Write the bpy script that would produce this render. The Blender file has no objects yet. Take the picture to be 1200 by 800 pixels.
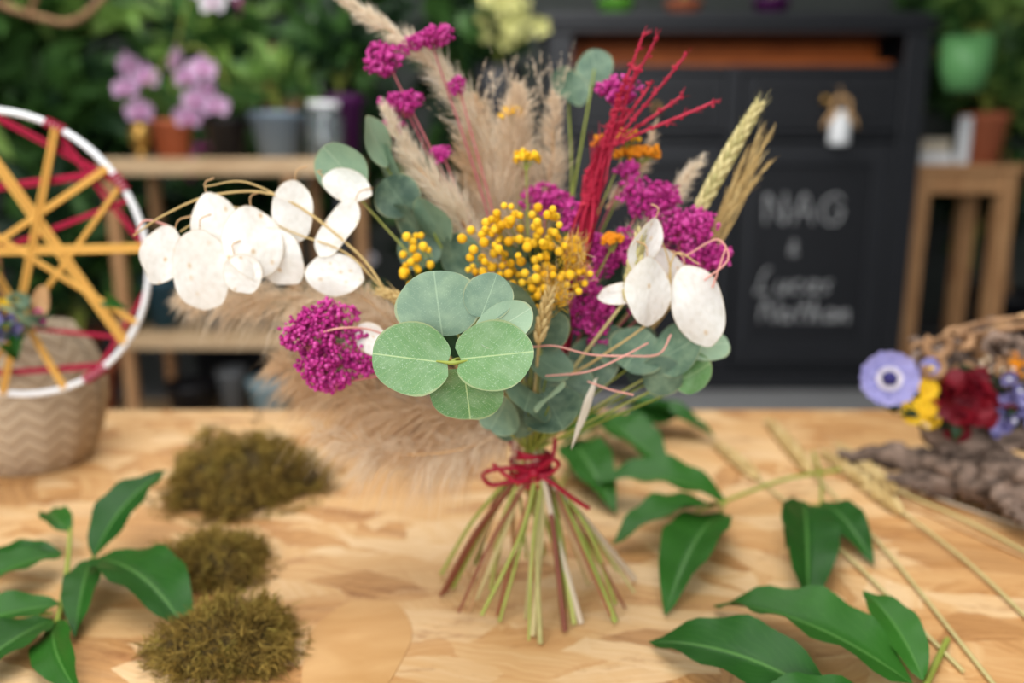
import bpy, math
import numpy as np
from mathutils import Vector
rng=np.random.default_rng(7)
Z0=75.0   # table top height above the floor, cm (all modelling in cm, table top = 0)
A=np.array
def lin(c):
    c=c/255.0
    return c/12.92 if c<=0.04045 else ((c+0.055)/1.055)**2.4
def S(r,g,b): return (lin(r),lin(g),lin(b),1.0)

# ------------------------------------------------------------------ mesh builder
class MB:
    def __init__(s): s.v=[];s.f=[];s.m=[];s.uv=[];s.r=[];s.n=0;s.mats=[]
    def mi(s,mat):
        if mat not in s.mats: s.mats.append(mat)
        return s.mats.index(mat)
    def add(s,v,f,mat,uv=None,r=0.5):
        v=np.asarray(v,float).reshape(-1,3); f=np.asarray(f,int)
        s.v.append(v); s.f.append(f+s.n); s.m.append(np.full(len(f),s.mi(mat)))
        s.uv.append(np.zeros((len(v),2)) if uv is None else np.asarray(uv,float))
        s.r.append(np.broadcast_to(np.asarray(r,float),(len(v),)).copy()); s.n+=len(v)
    def inst(s,tv,tf,R,T,mat,uv=None,r=None):
        n=len(T); k=len(tv)
        V=np.einsum('nij,kj->nki',R,tv)+T[:,None,:]
        F=(np.asarray(tf)[None]+ (np.arange(n)*k)[:,None,None]).reshape(-1,np.asarray(tf).shape[1])
        if r is None: r=rng.random(n)
        U=None if uv is None else np.tile(uv,(n,1))
        s.add(V.reshape(-1,3),F,mat,U,np.repeat(r,k))
    def build(s,name,parent=None,smooth=True,bevel=0):
        me=bpy.data.meshes.new(name)
        V=np.concatenate(s.v)*0.01; V[:,2]+=Z0*0.01
        me.vertices.add(len(V)); me.vertices.foreach_set('co',V.ravel())
        loops=np.concatenate([f.ravel() for f in s.f])
        tot=np.concatenate([np.full(len(f),f.shape[1]) for f in s.f])
        st=np.concatenate([[0],np.cumsum(tot)[:-1]])
        me.loops.add(len(loops)); me.loops.foreach_set('vertex_index',loops)
        me.polygons.add(len(tot)); me.polygons.foreach_set('loop_start',st); me.polygons.foreach_set('loop_total',tot)
        me.polygons.foreach_set('material_index',np.concatenate(s.m))
        me.polygons.foreach_set('use_smooth',np.full(len(tot),smooth))
        UV=np.concatenate(s.uv)
        me.update(calc_edges=True)
        ul=me.uv_layers.new(name='UVMap'); ul.data.foreach_set('uv',UV[loops].ravel())
        at=me.attributes.new('rnd','FLOAT','POINT'); at.data.foreach_set('value',np.concatenate(s.r))
        for m in s.mats: me.materials.append(m)
        me.validate()
        o=bpy.data.objects.new(name,me); bpy.context.collection.objects.link(o)
        if parent: o.parent=parent
        if bevel:
            b=o.modifiers.new('bevel','BEVEL'); b.width=bevel*0.01; b.segments=2; b.limit_method='ANGLE'
        return o
def empty(name):
    o=bpy.data.objects.new(name,None); o.empty_display_size=.05; bpy.context.collection.objects.link(o); return o

def cat(P,n=16):
    P=np.asarray(P,float)
    if len(P)==2:
        t=np.linspace(0,1,n)[:,None]; return P[0]*(1-t)+P[1]*t
    Q=np.vstack([2*P[0]-P[1],P,2*P[-1]-P[-2]])
    out=[]
    for t in np.linspace(0,len(P)-1,n):
        i=min(int(t),len(P)-2); u=t-i
        a,b,c,d=Q[i],Q[i+1],Q[i+2],Q[i+3]
        out.append(0.5*((2*b)+(-a+c)*u+(2*a-5*b+4*c-d)*u*u+(-a+3*b-3*c+d)*u**3))
    return A(out)
def unit(v):
    v=np.asarray(v,float); return v/(np.linalg.norm(v,axis=-1,keepdims=True)+1e-9)
def frames(P):
    T=unit(np.gradient(P,axis=0)); N=[]
    n=np.cross(T[0],[0.13,0.2,1.0]); 
    if np.linalg.norm(n)<.1: n=np.cross(T[0],[1,0,0])
    n=unit(n)
    for t in T:
        n=unit(n-t*np.dot(n,t)); N.append(n)
    N=A(N); return T,N,np.cross(T,N)
def tube(mb,P,r,mat,k=6,n=14,noise=0,rv=.5,raw=False):
    P=np.asarray(P,float) if raw else cat(P,n)
    m=len(P); R=np.interp(np.linspace(0,1,m),np.linspace(0,1,len(np.atleast_1d(r))),np.atleast_1d(r))
    T,N,B=frames(P); a=np.linspace(0,2*math.pi,k,endpoint=False)
    rr=R[:,None]*(1+noise*rng.normal(size=(m,k)))
    V=P[:,None]+rr[...,None]*(np.cos(a)[None,:,None]*N[:,None]+np.sin(a)[None,:,None]*B[:,None])
    i,j=np.meshgrid(np.arange(m-1),np.arange(k),indexing='ij'); j2=(j+1)%k
    F=np.stack([i*k+j,i*k+j2,(i+1)*k+j2,(i+1)*k+j],-1).reshape(-1,4)
    V=np.vstack([V.reshape(-1,3),P[0],P[-1]])
    uv=np.zeros((len(V),2)); uv[:m*k,0]=np.tile(np.arange(k)/k,m); uv[:m*k,1]=np.repeat(np.linspace(0,1,m),k)
    mb.add(V,F,mat,uv,rv)
    jj=np.arange(k); 
    mb.add(np.vstack([V[:k],P[0]]),np.stack([(jj+1)%k,jj,np.full(k,k)],-1),mat,r=rv)
    mb.add(np.vstack([V[(m-1)*k:m*k],P[-1]]),np.stack([jj,(jj+1)%k,np.full(k,k)],-1),mat,r=rv)
def lathe(mb,c,prof,mat,k=32,rfun=None,r=.5):
    c=np.asarray(c,float); prof=A(prof,float); m=len(prof); a=np.linspace(0,2*math.pi,k,endpoint=False)
    rad=prof[:,0][:,None]*np.ones((1,k))
    if rfun is not None: rad=rad*rfun(a[None],prof[:,1][:,None])
    V=np.stack([c[0]+rad*np.cos(a),c[1]+rad*np.sin(a),c[2]+prof[:,1][:,None]+0*rad],-1)
    i,j=np.meshgrid(np.arange(m-1),np.arange(k),indexing='ij'); j2=(j+1)%k
    F=np.stack([i*k+j,i*k+j2,(i+1)*k+j2,(i+1)*k+j],-1).reshape(-1,4)
    uv=np.stack([np.tile(np.arange(k)/k,m),np.repeat(prof[:,1],k)],-1)
    mb.add(V.reshape(-1,3),F,mat,uv,r)
def box(mb,lo,hi,mat,r=.5):
    x0,y0,z0=lo;x1,y1,z1=hi
    V=[(x0,y0,z0),(x1,y0,z0),(x1,y1,z0),(x0,y1,z0),(x0,y0,z1),(x1,y0,z1),(x1,y1,z1),(x0,y1,z1)]
    mb.add(V,[(0,3,2,1),(4,5,6,7),(0,1,5,4),(1,2,6,5),(2,3,7,6),(3,0,4,7)],mat,r=r)
def sphere_t(k=8,m=5):
    V=[];F=[]
    for i in range(m+1):
        t=math.pi*i/m
        for j in range(k):
            p=2*math.pi*j/k; V.append((math.sin(t)*math.cos(p),math.sin(t)*math.sin(p),math.cos(t)))
    for i in range(m):
        for j in range(k): F.append((i*k+j,(i+1)*k+j,(i+1)*k+(j+1)%k,i*k+(j+1)%k))
    return A(V),A(F)
SV,SF=sphere_t(8,6); SV2,SF2=sphere_t(14,10)
def balls(mb,C,r,mat,hi=False,rv=None,stretch=None):
    C=np.asarray(C,float); n=len(C); r=np.broadcast_to(r,(n,))
    R=np.eye(3)[None]*r[:,None,None]
    if stretch is not None: R=R*A(stretch)[None,:,None]
    mb.inst(SV2 if hi else SV,SF2 if hi else SF,R,C,mat,r=rv)
def leaf_t(nu=8,nv=4,fold=.15,arch=.15,prof=None,wave=0):
    u=np.linspace(0,1,nu+1); v=np.linspace(-1,1,nv+1)
    w=np.sin(np.pi*u**.75)**.9 if prof is None else prof(u)
    w=np.clip(w,.02,None)
    U,Vv=np.meshgrid(u,v,indexing='ij')
    X=Vv*w[:,None]; Y=U; Zz=arch*4*U*(1-U)+fold*np.abs(Vv)*w[:,None]+wave*np.sin(U*14)*np.abs(Vv)**2
    V=np.stack([X,Y,Zz],-1).reshape(-1,3)
    i,j=np.meshgrid(np.arange(nu),np.arange(nv),indexing='ij'); k=nv+1
    F=np.stack([i*k+j,i*k+j+1,(i+1)*k+j+1,(i+1)*k+j],-1).reshape(-1,4)
    return V,F,np.stack([Vv,U],-1).reshape(-1,2)
def leafR(d,n,w,l,h=None):
    d=unit(np.atleast_2d(d)); n=np.atleast_2d(n); n=unit(n-d*np.sum(n*d,-1,keepdims=True)); s=np.cross(d,n)
    w=np.broadcast_to(w,(len(d),));l=np.broadcast_to(l,(len(d),)); h=l if h is None else h
    return np.stack([s*w[:,None],d*l[:,None],n*np.broadcast_to(h,(len(d),))[:,None]],-1)
LV,LF,LU=leaf_t(7,4,.35,.12)
PV,PF,PU=leaf_t(16,8,.22,.06,prof=lambda u:(np.sin(np.pi*u**.82)**.85),wave=.03)
def lance(mb,base,tip,w,mat,up=(0,0,1),arch=1.0,rv=None):
    base=A(base,float);tip=A(tip,float); d=tip-base; L=np.linalg.norm(d)
    tv=PV.copy(); R=leafR(d,up,w/2,L,h=w)
    tv[:,2]=.22*np.abs(PU[:,0])*np.clip(np.sin(np.pi*PU[:,1]),0,1)+arch*PU[:,1]*(1-PU[:,1])+.05*np.sin(PU[:,1]*22+base[0])*PU[:,0]**2
    tv[:,0]+=.25*math.sin(base[0]*3+tip[1])*4*PU[:,1]*(1-PU[:,1])*.6
    mb.inst(tv,PF,R,base[None],mat,PU,r=A([rng.random() if rv is None else rv]))
def disc_t(kr=8,ka=32,notch=.12,point=0.0,cup=.12,wave=.0,ph=0.):
    V=[(0,0,0)];
    for i in range(1,kr+1):
        r=i/kr
        for j in range(ka):
            a=2*math.pi*j/ka; x=math.sin(a); y=-math.cos(a)
            da=min(a,2*math.pi-a); R=1-notch*math.exp(-(da/.25)**2)
            dt=abs(a-math.pi); R+=point*math.exp(-(dt/.22)**2)+.025*math.sin(2*a+ph)+.015*math.sin(5*a+ph*2)
            rr=r*R
            z=cup*rr*rr+wave*math.sin(3*a+ph)*r*r+.05*wave*math.sin(7*a+2*ph)*r**2 - .10*math.exp(-(rr*x/.1)**2)*r*.25
            V.append((rr*x,rr*y,z))
    F=[];T=[]
    for i in range(1,kr):
        for j in range(ka):
            a=1+(i-1)*ka+j;b=1+(i-1)*ka+(j+1)%ka; F.append((a,b,b+ka,a+ka))
    for j in range(ka): T.append((0,1+(j+1)%ka,1+j))
    return A(V),A(F),A(T)
def disc(mb,center,tipdir,normal,L,W,mat,notch=.12,point=0.,cup=.12,wave=.05,rv=None):
    V,F,T=disc_t(8,36,notch,point,cup,wave,rng.random()*6)
    R=leafR(tipdir,normal,W,L,h=max(L,W))
    P=V@R[0].T+A(center,float); uv=V[:,:2]; rv=rng.random() if rv is None else rv
    mb.add(P,F,mat,uv,rv); mb.add(P,T,mat,uv,rv)
    return P
def hairs(mb,B,D,L,w,mat,droop=.3,rv=None):
    n=len(B); D=unit(D); L=np.broadcast_to(L,(n,))[:,None]; g=A([0,0,-1.])
    s=unit(np.cross(D,rng.normal(size=(n,3))))*w
    pts=[B+D*L*t+g*L*droop*t*t for t in (0,.35,.7,1)]; ws=(1,.9,.6,.08)
    V=np.stack([q for p,ww in zip(pts,ws) for q in (p-s*ww,p+s*ww)],1)
    F=A([(0,1,3,2),(2,3,5,4),(4,5,7,6)])
    F=(F[None]+(np.arange(n)*8)[:,None,None]).reshape(-1,4)
    r=rng.random(n) if rv is None else rv
    mb.add(V.reshape(-1,3),F,mat,r=np.repeat(r,8))
def plume(mb,path,R,n,mat,ang=(25,60),w=.03,droop=.15,lmul=1.3,stem=None):
    P=cat(path,60); T,N,B=frames(P); R=np.interp(np.linspace(0,1,60),np.linspace(0,1,len(R)),R)
    nt=max(12,n//14); ti=rng.integers(0,60,nt); ta=rng.random(nt)*2*math.pi; tth=rng.uniform(ang[0],ang[1],nt); tl=rng.uniform(.55,1.2,nt)
    k=rng.integers(0,nt,n); i=ti[k]; a=ta[k]+rng.normal(size=n)*.3; th=np.radians(tth[k]+rng.normal(size=n)*9)
    rad=np.cos(a)[:,None]*N[i]+np.sin(a)[:,None]*B[i]
    D=rad*np.sin(th)[:,None]+T[i]*np.cos(th)[:,None]+rng.normal(size=(n,3))*.12
    L=R[i]*lmul*rng.uniform(.5,1.1,n)*tl[k]
    Bp=P[i]+rad*(R[i]*rng.random(n)*.5)[:,None]+T[i]*(rng.normal(size=n)*.25)[:,None]
    hairs(mb,Bp,D,L,w,mat,droop)
    if stem is not None: tube(mb,P[::6],[.18,.05],stem)

# ------------------------------------------------------------------ materials
def newmat(name,rough=.6,spec=.3):
    m=bpy.data.materials.new(name); m.use_nodes=True; nt=m.node_tree; b=nt.nodes['Principled BSDF']
    b.inputs['Roughness'].default_value=rough; b.inputs['Specular IOR Level'].default_value=spec
    return m,nt,b
def N(nt,t,**k):
    n=nt.nodes.new(t)
    for a,v in k.items(): setattr(n,a,v)
    return n
def ramp(nt,cols,pos=None):
    n=nt.nodes.new('ShaderNodeValToRGB'); cr=n.color_ramp
    pos=pos or [i/(len(cols)-1) for i in range(len(cols))]
    while len(cr.elements)<len(cols): cr.elements.new(.5)
    for e,c,p in zip(cr.elements,cols,pos): e.color=c; e.position=p
    return n
def mix(nt,fac,a,b,mode='MIX'):
    n=nt.nodes.new('ShaderNodeMix'); n.data_type='RGBA'; n.blend_type=mode
    for s,v in ((n.inputs[0],fac),(n.inputs[6],a),(n.inputs[7],b)):
        if isinstance(v,(int,float,tuple)): s.default_value=v
        else: nt.links.new(v,s)
    return n.outputs[2]
def mth(nt,op,a,b=None,c=None):
    n=nt.nodes.new('ShaderNodeMath'); n.operation=op
    for s,v in zip(n.inputs,(a,b,c)):
        if v is None: continue
        if isinstance(v,(int,float)): s.default_value=v
        else: nt.links.new(v,s)
    return n.outputs[0]
def translucent(nt,b,colsock,amt):
    t=N(nt,'ShaderNodeBsdfTranslucent'); nt.links.new(colsock,t.inputs[0])
    ms=N(nt,'ShaderNodeMixShader'); ms.inputs[0].default_value=amt
    nt.links.new(b.outputs[0],ms.inputs[1]); nt.links.new(t.outputs[0],ms.inputs[2])
    out=[n for n in nt.nodes if n.type=='OUTPUT_MATERIAL'][0]; nt.links.new(ms.outputs[0],out.inputs[0])
def simple(name,cols,rough=.6,noise=30,trans=0,bump=0,spec=.3,metal=0,use_rnd=True,nmix=.35):
    m,nt,b=newmat(name,rough,spec); L=nt.links
    at=N(nt,'ShaderNodeAttribute',attribute_name='rnd'); r=ramp(nt,cols)
    tc=N(nt,'ShaderNodeTexCoord'); no=N(nt,'ShaderNodeTexNoise'); no.inputs['Scale'].default_value=noise; no.inputs['Detail'].default_value=4
    L.new(tc.outputs['Object'],no.inputs['Vector'])
    f=mth(nt,'ADD',mth(nt,'MULTIPLY',at.outputs['Fac'],1-nmix),mth(nt,'MULTIPLY',no.outputs['Fac'],nmix))
    L.new(f,r.inputs[0]); L.new(r.outputs[0],b.inputs['Base Color']); b.inputs['Metallic'].default_value=metal
    if bump:
        bp=N(nt,'ShaderNodeBump'); bp.inputs['Strength'].default_value=bump; bp.inputs['Distance'].default_value=.002
        L.new(no.outputs['Fac'],bp.inputs['Height']); L.new(bp.outputs[0],b.inputs['Normal'])
    if trans: translucent(nt,b,r.outputs[0],trans)
    return m
def leafmat(name,dark,light,vein,rough=.45,side=5.0,slope=.55,trans=.2,dust=0,radial=False,spec=.4):
    m,nt,b=newmat(name,rough,spec); L=nt.links
    uv=N(nt,'ShaderNodeUVMap'); sp=N(nt,'ShaderNodeSeparateXYZ'); L.new(uv.outputs[0],sp.inputs[0])
    at=N(nt,'ShaderNodeAttribute',attribute_name='rnd')
    tc=N(nt,'ShaderNodeTexCoord'); no=N(nt,'ShaderNodeTexNoise'); no.inputs['Scale'].default_value=60; no.inputs['Detail'].default_value=5
    L.new(tc.outputs['Object'],no.inputs['Vector'])
    f=mth(nt,'ADD',mth(nt,'MULTIPLY',at.outputs['Fac'],.6),mth(nt,'MULTIPLY',no.outputs['Fac'],.4))
    base=mix(nt,f,dark,light)
    ax=mth(nt,'ABSOLUTE',sp.outputs[0])
    mid=mth(nt,'MULTIPLY',mth(nt,'LESS_THAN',ax,.018 if radial else .05),.7)
    wob=mth(nt,'MULTIPLY',no.outputs['Fac'],.3)
    ph=mth(nt,'MULTIPLY',mth(nt,'ADD',mth(nt,'SUBTRACT',sp.outputs[1],mth(nt,'MULTIPLY',ax,slope)),wob),side)
    fr=mth(nt,'ABSOLUTE',mth(nt,'SUBTRACT',mth(nt,'FRACT',ph),.5))
    sv=mth(nt,'MULTIPLY',mth(nt,'LESS_THAN',fr,.03),.22)
    vf=mth(nt,'MAXIMUM',mid,sv)
    col=mix(nt,vf,base,vein)
    if dust:
        v=N(nt,'ShaderNodeTexNoise'); v.inputs['Scale'].default_value=1400; v.inputs['Detail'].default_value=2
        L.new(tc.outputs['Object'],v.inputs['Vector'])
        d=mth(nt,'MULTIPLY',mth(nt,'GREATER_THAN',v.outputs['Fac'],.64),dust)
        col=mix(nt,d,col,S(200,216,190))
        v2=N(nt,'ShaderNodeTexNoise'); v2.inputs['Scale'].default_value=90; v2.inputs['Detail'].default_value=4; L.new(tc.outputs['Object'],v2.inputs['Vector'])
        rp=ramp(nt,[(0,0,0,1),(1,1,1,1)],[.42,.75]); L.new(v2.outputs['Fac'],rp.inputs[0])
        col=mix(nt,mth(nt,'MULTIPLY',rp.outputs[0],.4),col,S(156,178,142))
        rad=mth(nt,'SQRT',mth(nt,'ADD',mth(nt,'POWER',ax,2.0),mth(nt,'POWER',sp.outputs[1],2.0)))
        col=mix(nt,mth(nt,'MULTIPLY',mth(nt,'GREATER_THAN',rad,.975),.5),col,S(165,165,120))
    L.new(col,b.inputs['Base Color'])
    bp=N(nt,'ShaderNodeBump'); bp.inputs['Strength'].default_value=.35; bp.inputs['Distance'].default_value=.0008; bp.invert=True
    L.new(vf,bp.inputs['Height']); L.new(bp.outputs[0],b.inputs['Normal'])
    translucent(nt,b,col,trans)
    return m

M={}
M['euc']=leafmat('eucalyptus_green',S(78,120,68),S(112,152,92),S(176,196,134),.48,4.2,.9,.12,.35,True)
M['eucg']=leafmat('eucalyptus_grey',S(70,98,80),S(116,142,116),S(146,168,138),.55,4.2,.9,.15,.18,True)
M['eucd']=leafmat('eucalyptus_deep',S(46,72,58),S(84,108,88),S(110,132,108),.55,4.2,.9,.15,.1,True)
M['eucp']=leafmat('eucalyptus_pale',S(112,142,116),S(154,178,146),S(180,196,165),.55,4.2,.9,.2,.15,True)
M['peony']=leafmat('foliage_glossy',S(22,62,20),S(50,104,30),S(84,130,60),.42,9,.5,.12,spec=.22)
M['bgleaf']=leafmat('shop_foliage',S(32,62,30),S(84,126,58),S(90,130,74),.45,5,.5,.25)
M['bgleaf2']=leafmat('shop_foliage_light',S(80,120,54),S(150,182,92),S(150,180,100),.5,5,.5,.3)
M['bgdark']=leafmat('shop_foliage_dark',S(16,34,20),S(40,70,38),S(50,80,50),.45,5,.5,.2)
M['plume']=simple('pampas_cream',[S(204,178,146),S(230,210,182),S(246,234,214)],.8,20,.42)
M['plume2']=simple('pampas_tan',[S(190,154,118),S(220,190,152),S(240,220,190)],.8,20,.42)
M['plumew']=simple('pampas_white',[S(212,194,166),S(236,222,198),S(248,240,226)],.8,20,.42)
M['mag']=simple('magenta_floret',[S(128,16,84),S(184,40,128),S(224,100,176)],.7,200,.12)
M['magstem']=simple('pink_stalk',[S(150,60,80),S(190,110,110)],.6)
M['yel']=simple('mimosa_yellow',[S(206,144,10),S(236,182,26),S(250,208,60)],.85,600,.1,bump=.5)
M['orange']=simple('yarrow_orange',[S(205,115,10),S(232,150,20)],.8,300,.1)
M['red']=simple('red_dyed_grass',[S(120,8,36),S(176,22,56),S(206,60,82)],.6,100,.1)
M['wheat']=simple('wheat_straw',[S(166,134,80),S(202,172,112),S(226,202,146)],.6,120,.15)
M['wheatg']=simple('wheat_greenish',[S(154,148,88),S(200,186,128),S(224,208,152)],.6,120,.15)
M['stemg']=simple('stem_green',[S(88,104,38),S(140,150,62),S(180,178,104)],.5,60)
M['stemt']=simple('stem_tan',[S(130,80,46),S(190,150,104),S(220,194,154)],.6,60)
M['stemr']=simple('stem_reddish',[S(96,44,30),S(150,90,60)],.5,60)
M['wirep']=simple('pink_vine',[S(196,130,120),S(226,166,150)],.4,60)
M['ribbon']=simple('crimson_ribbon',[S(130,6,34),S(170,14,48)],.5,300,.05)
# lunaria
m,nt,b=newmat('lunaria_membrane',.32,.45); L=nt.links
uv=N(nt,'ShaderNodeUVMap'); at=N(nt,'ShaderNodeAttribute',attribute_name='rnd')
cx=N(nt,'ShaderNodeCombineXYZ'); 
L.new(mth(nt,'MULTIPLY',at.outputs['Fac'],37.0),cx.inputs[2])
mp=N(nt,'ShaderNodeVectorMath',operation='ADD'); L.new(uv.outputs[0],mp.inputs[0]); L.new(cx.outputs[0],mp.inputs[1])
vo=N(nt,'ShaderNodeTexVoronoi'); vo.inputs['Scale'].default_value=1.9; L.new(mp.outputs[0],vo.inputs['Vector'])
rp=ramp(nt,[S(214,174,120),S(236,220,194),S(248,245,238)],[.05,.12,.22]); L.new(vo.outputs['Distance'],rp.inputs[0])
no=N(nt,'ShaderNodeTexNoise'); no.inputs['Scale'].default_value=4.5; no.inputs['Detail'].default_value=6; L.new(mp.outputs[0],no.inputs['Vector'])
nr=ramp(nt,[(0,0,0,1),(1,1,1,1)],[.42,.72]); L.new(no.outputs['Fac'],nr.inputs[0])
c=mix(nt,mth(nt,'MULTIPLY',nr.outputs[0],.5),rp.outputs[0],S(222,216,202)); L.new(c,b.inputs['Base Color']); translucent(nt,b,c,.35)
b.inputs['Sheen Weight'].default_value=.3
bp=N(nt,'ShaderNodeBump'); bp.inputs['Strength'].default_value=.5; bp.inputs['Distance'].default_value=.002; L.new(no.outputs['Fac'],bp.inputs['Height']); L.new(bp.outputs[0],b.inputs['Normal'])
M['lun']=m
# OSB board: layered strands at different orientations
m,nt,b=newmat('osb_board',.5,.3); L=nt.links
tc=N(nt,'ShaderNodeTexCoord')
dn=N(nt,'ShaderNodeTexNoise'); dn.inputs['Scale'].default_value=28; dn.inputs['Detail'].default_value=4; L.new(tc.outputs['Object'],dn.inputs['Vector'])
da=N(nt,'ShaderNodeVectorMath',operation='MULTIPLY_ADD'); L.new(dn.outputs['Color'],da.inputs[0]); da.inputs[1].default_value=(.022,.016,0); L.new(tc.outputs['Object'],da.inputs[2])
base=None
for li,(ang,sx,sy,thr) in enumerate([(.05,6,20,0),(.55,8,26,.45),(-.5,7,24,.5),(1.15,9,26,.66),(-1.0,9,28,.7),(.15,7,30,.55),(-.25,11,34,.62)]):
    mpn=N(nt,'ShaderNodeMapping',vector_type='TEXTURE'); mpn.inputs['Rotation'].default_value=(0,0,ang); mpn.inputs['Scale'].default_value=(1/sx,1/sy,1); mpn.inputs['Location'].default_value=(li*1.37,li*.71,0)
    L.new(da.outputs[0],mpn.inputs[0])
    v=N(nt,'ShaderNodeTexVoronoi'); v.voronoi_dimensions='2D'; v.inputs['Scale'].default_value=1; v.inputs['Randomness'].default_value=.9; L.new(mpn.outputs[0],v.inputs['Vector'])
    sep=N(nt,'ShaderNodeSeparateColor'); L.new(v.outputs['Color'],sep.inputs[0])
    m2=N(nt,'ShaderNodeMapping'); m2.inputs['Scale'].default_value=(.8,5,1); L.new(mpn.outputs[0],m2.inputs[0])
    g=N(nt,'ShaderNodeTexNoise'); g.inputs['Scale'].default_value=1.5; g.inputs['Detail'].default_value=5; L.new(m2.outputs[0],g.inputs['Vector'])
    cr=ramp(nt,[S(154,106,60),S(192,142,88),S(208,166,114),S(221,189,145)],[.2,.38,.56,.78])
    L.new(mth(nt,'ADD',mth(nt,'MULTIPLY',sep.outputs[1],.45),mth(nt,'MULTIPLY',g.outputs['Fac'],.55)),cr.inputs[0])
    if base is None: base=cr.outputs[0]
    else: base=mix(nt,mth(nt,'MULTIPLY',mth(nt,'GREATER_THAN',sep.outputs[0],thr),.85),base,cr.outputs[0])
sp=N(nt,'ShaderNodeTexNoise'); sp.inputs['Scale'].default_value=11; sp.inputs['Detail'].default_value=8; sp.inputs['Roughness'].default_value=.72
ms=N(nt,'ShaderNodeMapping'); ms.inputs['Scale'].default_value=(1,3.5,1); L.new(da.outputs[0],ms.inputs[0]); L.new(ms.outputs[0],sp.inputs['Vector'])
sr=ramp(nt,[S(160,106,62),(1,1,1,1)],[.33,.45]); L.new(sp.outputs['Fac'],sr.inputs[0])
base=mix(nt,.6,base,sr.outputs[0],'MULTIPLY')
L.new(base,b.inputs['Base Color'])
bp=N(nt,'ShaderNodeBump'); bp.inputs['Strength'].default_value=.35; bp.inputs['Distance'].default_value=.0015; L.new(sp.outputs['Fac'],bp.inputs['Height']); L.new(bp.outputs[0],b.inputs['Normal'])
M['osb']=m
def wood(name,c0,c1,sc=(3,3,30),rough=.55,bs=.2):
    m,nt,b=newmat(name,rough,.3); tc=N(nt,'ShaderNodeTexCoord'); mp=N(nt,'ShaderNodeMapping'); mp.inputs['Scale'].default_value=sc
    nt.links.new(tc.outputs['Object'],mp.inputs[0]); no=N(nt,'ShaderNodeTexNoise'); no.inputs['Scale'].default_value=2; no.inputs['Detail'].default_value=7; no.inputs['Distortion'].default_value=.6
    nt.links.new(mp.outputs[0],no.inputs['Vector']); r=ramp(nt,[c0,c1],[.3,.7]); nt.links.new(no.outputs['Fac'],r.inputs[0]); nt.links.new(r.outputs[0],b.inputs['Base Color'])
    bp=N(nt,'ShaderNodeBump'); bp.inputs['Strength'].default_value=bs; bp.inputs['Distance'].default_value=.01; nt.links.new(no.outputs['Fac'],bp.inputs['Height']); nt.links.new(bp.outputs[0],b.inputs['Normal'])
    return m
M['shelfwood']=wood('shelf_wood',S(176,142,104),S(210,180,142))
M['veneer']=wood('veneer_slice_wood',S(190,142,86),S(208,164,110),(6,16,3),bs=.05)
M['stoolwood']=wood('stand_wood',S(160,112,72),S(198,152,106),(30,3,3))
M['orangewood']=wood('orange_wood',S(150,70,20),S(196,104,40))
M['drift']=wood('driftwood',S(44,34,28),S(150,126,110),(14,30,30),.85,.8)
M['bark']=wood('branch_bark',S(110,78,52),S(180,140,102),(20,20,20),.8)
M['black']=simple('black_paint',[S(26,27,30),S(40,41,45)],.42,6)
M['blackin']=simple('black_panel',[S(19,20,23),S(31,32,36)],.5,6)
M['chalk']=simple('chalk',[S(150,150,152),S(200,200,200)],.9,200,nmix=.9)
M['brass']=simple('brass',[S(150,110,50),S(190,150,80)],.35,20,metal=.8)
M['white']=simple('white_paint',[S(214,216,218),S(236,236,236)],.5,20)
M['yarny']=simple('mustard_yarn',[S(196,142,58),S(226,178,94)],.8,400,bump=.5)
M['yarnr']=simple('crimson_yarn',[S(140,10,44),S(178,28,66)],.8,400,bump=.5)
M['moss']=simple('moss_fibre',[S(58,44,18),S(108,86,34),S(152,126,58),S(122,118,48)],.9,60,.2)
M['mossb']=simple('moss_base',[S(44,34,16),S(80,64,28)],.95,60)
def pot(name,c,rough=.4): return simple(name,[S(*[max(0,x-14) for x in c]),S(*c)],rough,12)
M['pblue']=pot('glaze_blue_grey',(118,134,148)); M['ppurple']=pot('glaze_purple',(84,30,84)); M['pblack']=pot('plastic_black',(30,30,34))
M['pterra']=pot('terracotta',(184,106,74),.8); M['pgreen']=pot('glaze_green',(104,160,100)); M['plime']=pot('glaze_lime',(110,180,66)); M['pteal']=pot('teal_tin',(46,78,90)); M['pgrey']=pot('zinc_grey',(112,114,116)); M['pice']=pot('ice_blue',(160,190,200)); M['soil']=pot('soil',(52,38,26),.9)
M['lilac']=simple('lilac_petal',[S(122,120,180),S(172,166,214)],.6,60,.2)
M['blue']=simple('delphinium_blue',[S(92,88,144),S(142,136,184)],.6,60,.2)
M['redp']=simple('red_petal',[S(80,6,20),S(138,14,34)],.6,60,.15)
M['yelp']=simple('yellow_petal',[S(226,172,10),S(244,206,40)],.6,60,.15)
M['navy']=simple('anemone_centre',[S(36,32,80),S(54,48,110)],.7,60)
M['orchid']=simple('orchid_petal',[S(180,134,176),S(218,184,212)],.6,40,.25)
M['orchidm']=simple('orchid_lip',[S(150,40,110),S(190,80,150)],.6,40,.1)
M['orchidw']=simple('white_petal',[S(216,206,216),S(238,232,236)],.6,40,.25)
M['limefl']=simple('chartreuse_petal',[S(180,180,100),S(216,212,146)],.6,40,.25)
M['plaster']=simple('wall_plaster_dark',[S(64,68,66),S(84,88,84)],.9,3)
M['ceil']=simple('ceiling_plaster',[S(200,200,196),S(216,216,212)],.9,3)
M['trim']=simple('trim_paint',[S(60,60,60),S(80,80,80)],.6,3)
M['floor']=simple('floor_concrete',[S(110,110,112),S(156,156,156)],.6,5,bump=.1)
m,nt,b=newmat('vase_knit_ceramic',.75,.2); L=nt.links
uv=N(nt,'ShaderNodeUVMap'); sp=N(nt,'ShaderNodeSeparateXYZ'); L.new(uv.outputs[0],sp.inputs[0])
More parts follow.
